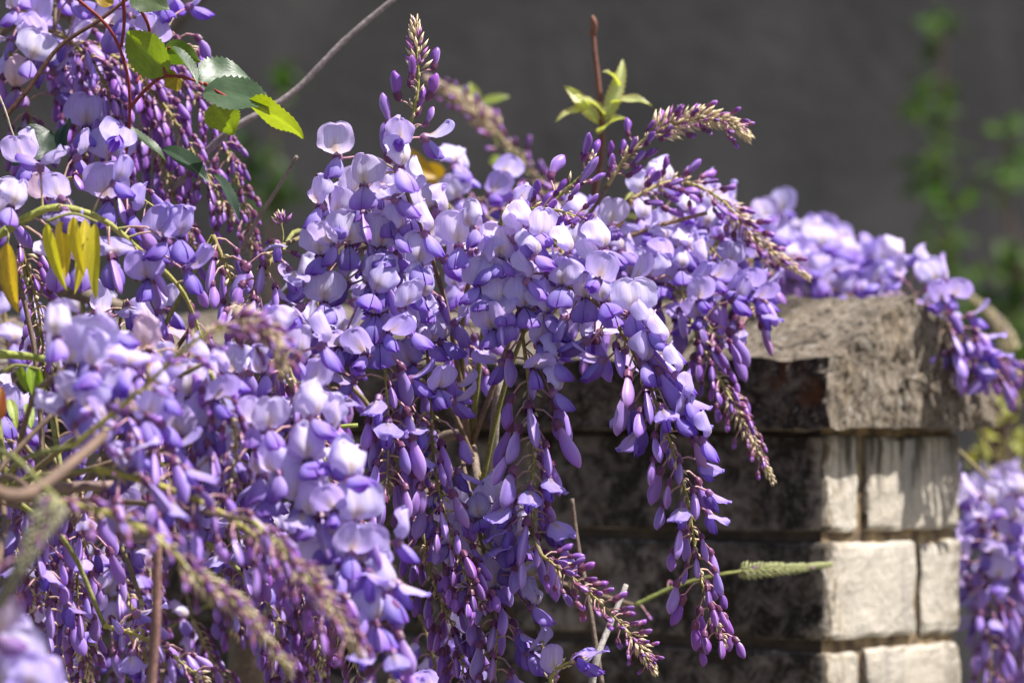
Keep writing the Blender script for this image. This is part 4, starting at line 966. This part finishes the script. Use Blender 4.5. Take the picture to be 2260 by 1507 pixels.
def spray(label, base_px, stalk_pts, leaves, col, w, name='wisteria_leaf_spray', edge=None, mat=None):
    r = empty(name, at(*base_px)); tag(r, label, 'leaf spray')
    if stalk_pts: stem([at(*p) for p in stalk_pts], .9, .6, OLIVE, r, 'stalk', 5, M_STALK, seg=12)
    for (b, t_, up) in leaves:
        lf(r, b, t_, w, up, col, serr=0, fold=.3, curl=.35, wave=.3, edge=edge, mat=mat, tipw=.7)
    return r
YEL = (0.55, 0.46, 0.03)
spray('single large yellow ochre leaf hanging under the green arching stalk', (15, 525, 2.12), [(10, 505, 2.125), (18, 520, 2.12), (15, 538, 2.12)],
      [((15, 535, 2.12), (22, 690, 2.11), (-.55, -.8, 0))], (.58, .38, .03), 13.5, edge=(.30, .20, .03))
spray('row of drooping yellow green leaflets under the green arching stalk', (160, 475, 2.095), [(100, 490, 2.095), (160, 472, 2.095), (215, 490, 2.095)],
      [((103, 492, 2.10), (128, 640, 2.085), (-.55, -.8, 0)), ((132, 486, 2.115), (150, 615, 2.11), (.3, -.9, 0)), ((162, 477, 2.10), (170, 605, 2.085), (-.5, -.8, 0)), ((188, 482, 2.105), (180, 645, 2.09), (.55, -.8, 0)), ((210, 492, 2.10), (198, 658, 2.08), (-.35, -.9, 0))], YEL, 8.0)
spray('small lime green folded leaflets on a curved green stalk', (60, 815, 2.08), [(5, 820, 2.08), (40, 806, 2.08), (90, 815, 2.08)],
      [((45, 808, 2.08), (55, 865, 2.075), (-.5, -.8, 0)), ((65, 808, 2.08), (75, 870, 2.075), (.5, -.8, 0)), ((85, 812, 2.08), (90, 875, 2.075), (-.6, -.7, 0)), ((20, 880, 2.09), (40, 940, 2.08), (.4, -.8, 0)), ((60, 890, 2.09), (72, 940, 2.08), (.4, -.8, 0))], (.22, .30, .02), 5.5)
spray('orange red leaf scrap at the edge below the lime leaflets', (0, 840, 2.0), [(-20, 900, 2.0), (-5, 880, 2.0), (0, 860, 2.0)], [((-8, 930, 2.0), (8, 850, 2.0), (.3, -.9, 0))], (.36, .09, .02), 7)
spray('two rounded yellow leaves behind the base of the upright tip', (900, 400, 2.75), [(960, 470, 2.77), (930, 430, 2.76), (900, 405, 2.75)],
      [((850, 345, 2.75), (965, 385, 2.74), (0, -1, .3)), ((985, 395, 2.76), (890, 385, 2.75), (.2, -.9, -.2))], (.45, .27, .015), 20)
ys = spray('young brown shoot with pale green unfolding leaves against the grey wall', (1325, 330, 2.55), [], [], YG, 8, 'young_shoot')
stem([at(*p) for p in [(1300, 480, 2.56), (1328, 330, 2.55), (1322, 200, 2.55), (1312, 110, 2.55), (1308, 45, 2.55)]], 2.2, 1.3, (0.15, 0.065, 0.045), ys, 'stem', 7, M_STALK)
stem([at(*p) for p in [(1308, 75, 2.55), (1312, 52, 2.545), (1306, 36, 2.545)]], 2.4, 1.2, (0.20, 0.09, 0.06), ys, 'tip_bud', 7, M_STALK, seg=8)
for (b, t_, w_) in [(a_, b_, c_ * 1.05) for (a_, b_, c_) in [((1322, 275, 2.55), (1255, 180, 2.54), 8), ((1300, 240, 2.55), (1225, 240, 2.54), 6), ((1330, 270, 2.55), (1395, 130, 2.54), 9), ((1345, 230, 2.55), (1430, 195, 2.54), 8),
                    ((1335, 260, 2.55), (1310, 190, 2.53), 7), ((1365, 190, 2.55), (1352, 140, 2.54), 6), ((1325, 300, 2.55), (1350, 230, 2.53), 8), ((1300, 235, 2.55), (1282, 195, 2.54), 5)]]:
    lf(ys, b, t_, w_, (random.uniform(-.5, .5), -.5, .7), (.50, .52, .22), serr=.16, fold=.55, curl=.9, wave=1.8, edge=(.46, .38, .16), tipw=.85)
# blurred leaves behind the furry grey raceme
spray('blurred yellow green leaves behind the furry grey raceme', (1060, 225, 2.9), [(1100, 330, 2.9), (1080, 270, 2.9), (1060, 225, 2.9)],
      [((1060, 230, 2.9), (1125, 205, 2.9), (0, -.7, .7)), ((1050, 225, 2.9), (1040, 180, 2.9), (.3, -.8, 0)), ((1030, 215, 2.9), (985, 185, 2.9), (0, -.7, .7)), ((1080, 360, 2.9), (1120, 345, 2.9), (0, -.7, .7))], (.24, .28, .05), 9)

# far shrubs against the grey wall
def shrub(label, stems, leaves, d, col, n_each=7, size=42, group=None):
    r = empty('wall_shrub', at(*stems[0][0], d)); r.location.z = 0; tag(r, label, 'shrub', group)
    for pts in stems:
        P = [at(x, y, d) for x, y in pts]; P = [Vector((P[0].x, P[0].y, 0))] + P if len(pts) > 2 else P
        stem(P, 7, 3, (.10, .06, .045), r, 'stem', 6, M_STALK)
    rng = random.Random(len(label))
    me = leaf_mesh('far_leaf', size, size * .55, .2, .4, 0, col, mat=M_FARLEAF)
    for (x, y, rx, ry, n) in leaves:
        for _ in range(n):
            a = rng.random() * 6.28; q = math.sqrt(rng.random())
            b = at(x + rx * q * math.cos(a), y + ry * q * math.sin(a), d + rng.uniform(-.08, .08))
            dr = Vector((rng.uniform(-1, 1), rng.uniform(-1, .6), rng.uniform(-.7, .9))).normalized()
            place_leaf(me, r, b, b + dr, Vector((rng.uniform(-.4, .4), rng.uniform(-.8, .2), 1)), rng.uniform(.7, 1.25))
shrub('tall thin shrub with bright green leaves against the grey wall', [[(2085, 900), (2085, 600), (2078, 300), (2080, 60)]],
      [(2080, 60, 28, 50, 12), (2050, 235, 50, 45, 18), (2075, 300, 40, 60, 18), (2060, 400, 45, 60, 26), (2090, 460, 60, 40, 20), (2060, 560, 50, 50, 14), (2110, 620, 60, 40, 12)], 7.3, (.045, .095, .012))
shrub('bushy green shrub at the wall beyond the curling furry raceme', [[(2240, 900), (2240, 600), (2215, 400), (2230, 300)], [(2240, 800), (2262, 600), (2280, 450)]],
      [(2220, 300, 40, 40, 10), (2225, 390, 50, 40, 18), (2240, 600, 50, 60, 34), (2200, 720, 60, 50, 30), (2250, 760, 50, 70, 30), (2150, 690, 40, 40, 12)], 7.0, (.045, .09, .012))
shrub('dark green shrub glimpsed between the rose leaves and the full raceme', [[(600, 900), (600, 600), (600, 400), (620, 180)]],
      [(625, 190, 26, 40, 12), (560, 340, 50, 50, 16), (600, 420, 50, 50, 18), (560, 470, 40, 40, 12)], 6.4, (.03, .065, .012))
shrub('yellow green sunlit foliage beyond the end of the brick wall', [[(2200, 1200), (2200, 1050), (2215, 950), (2230, 900)]],
      [(2200, 960, 50, 60, 26), (2240, 1010, 40, 50, 22), (2170, 1000, 30, 40, 10), (2225, 900, 40, 30, 12)], 3.5, (.26, .26, .06), size=14)
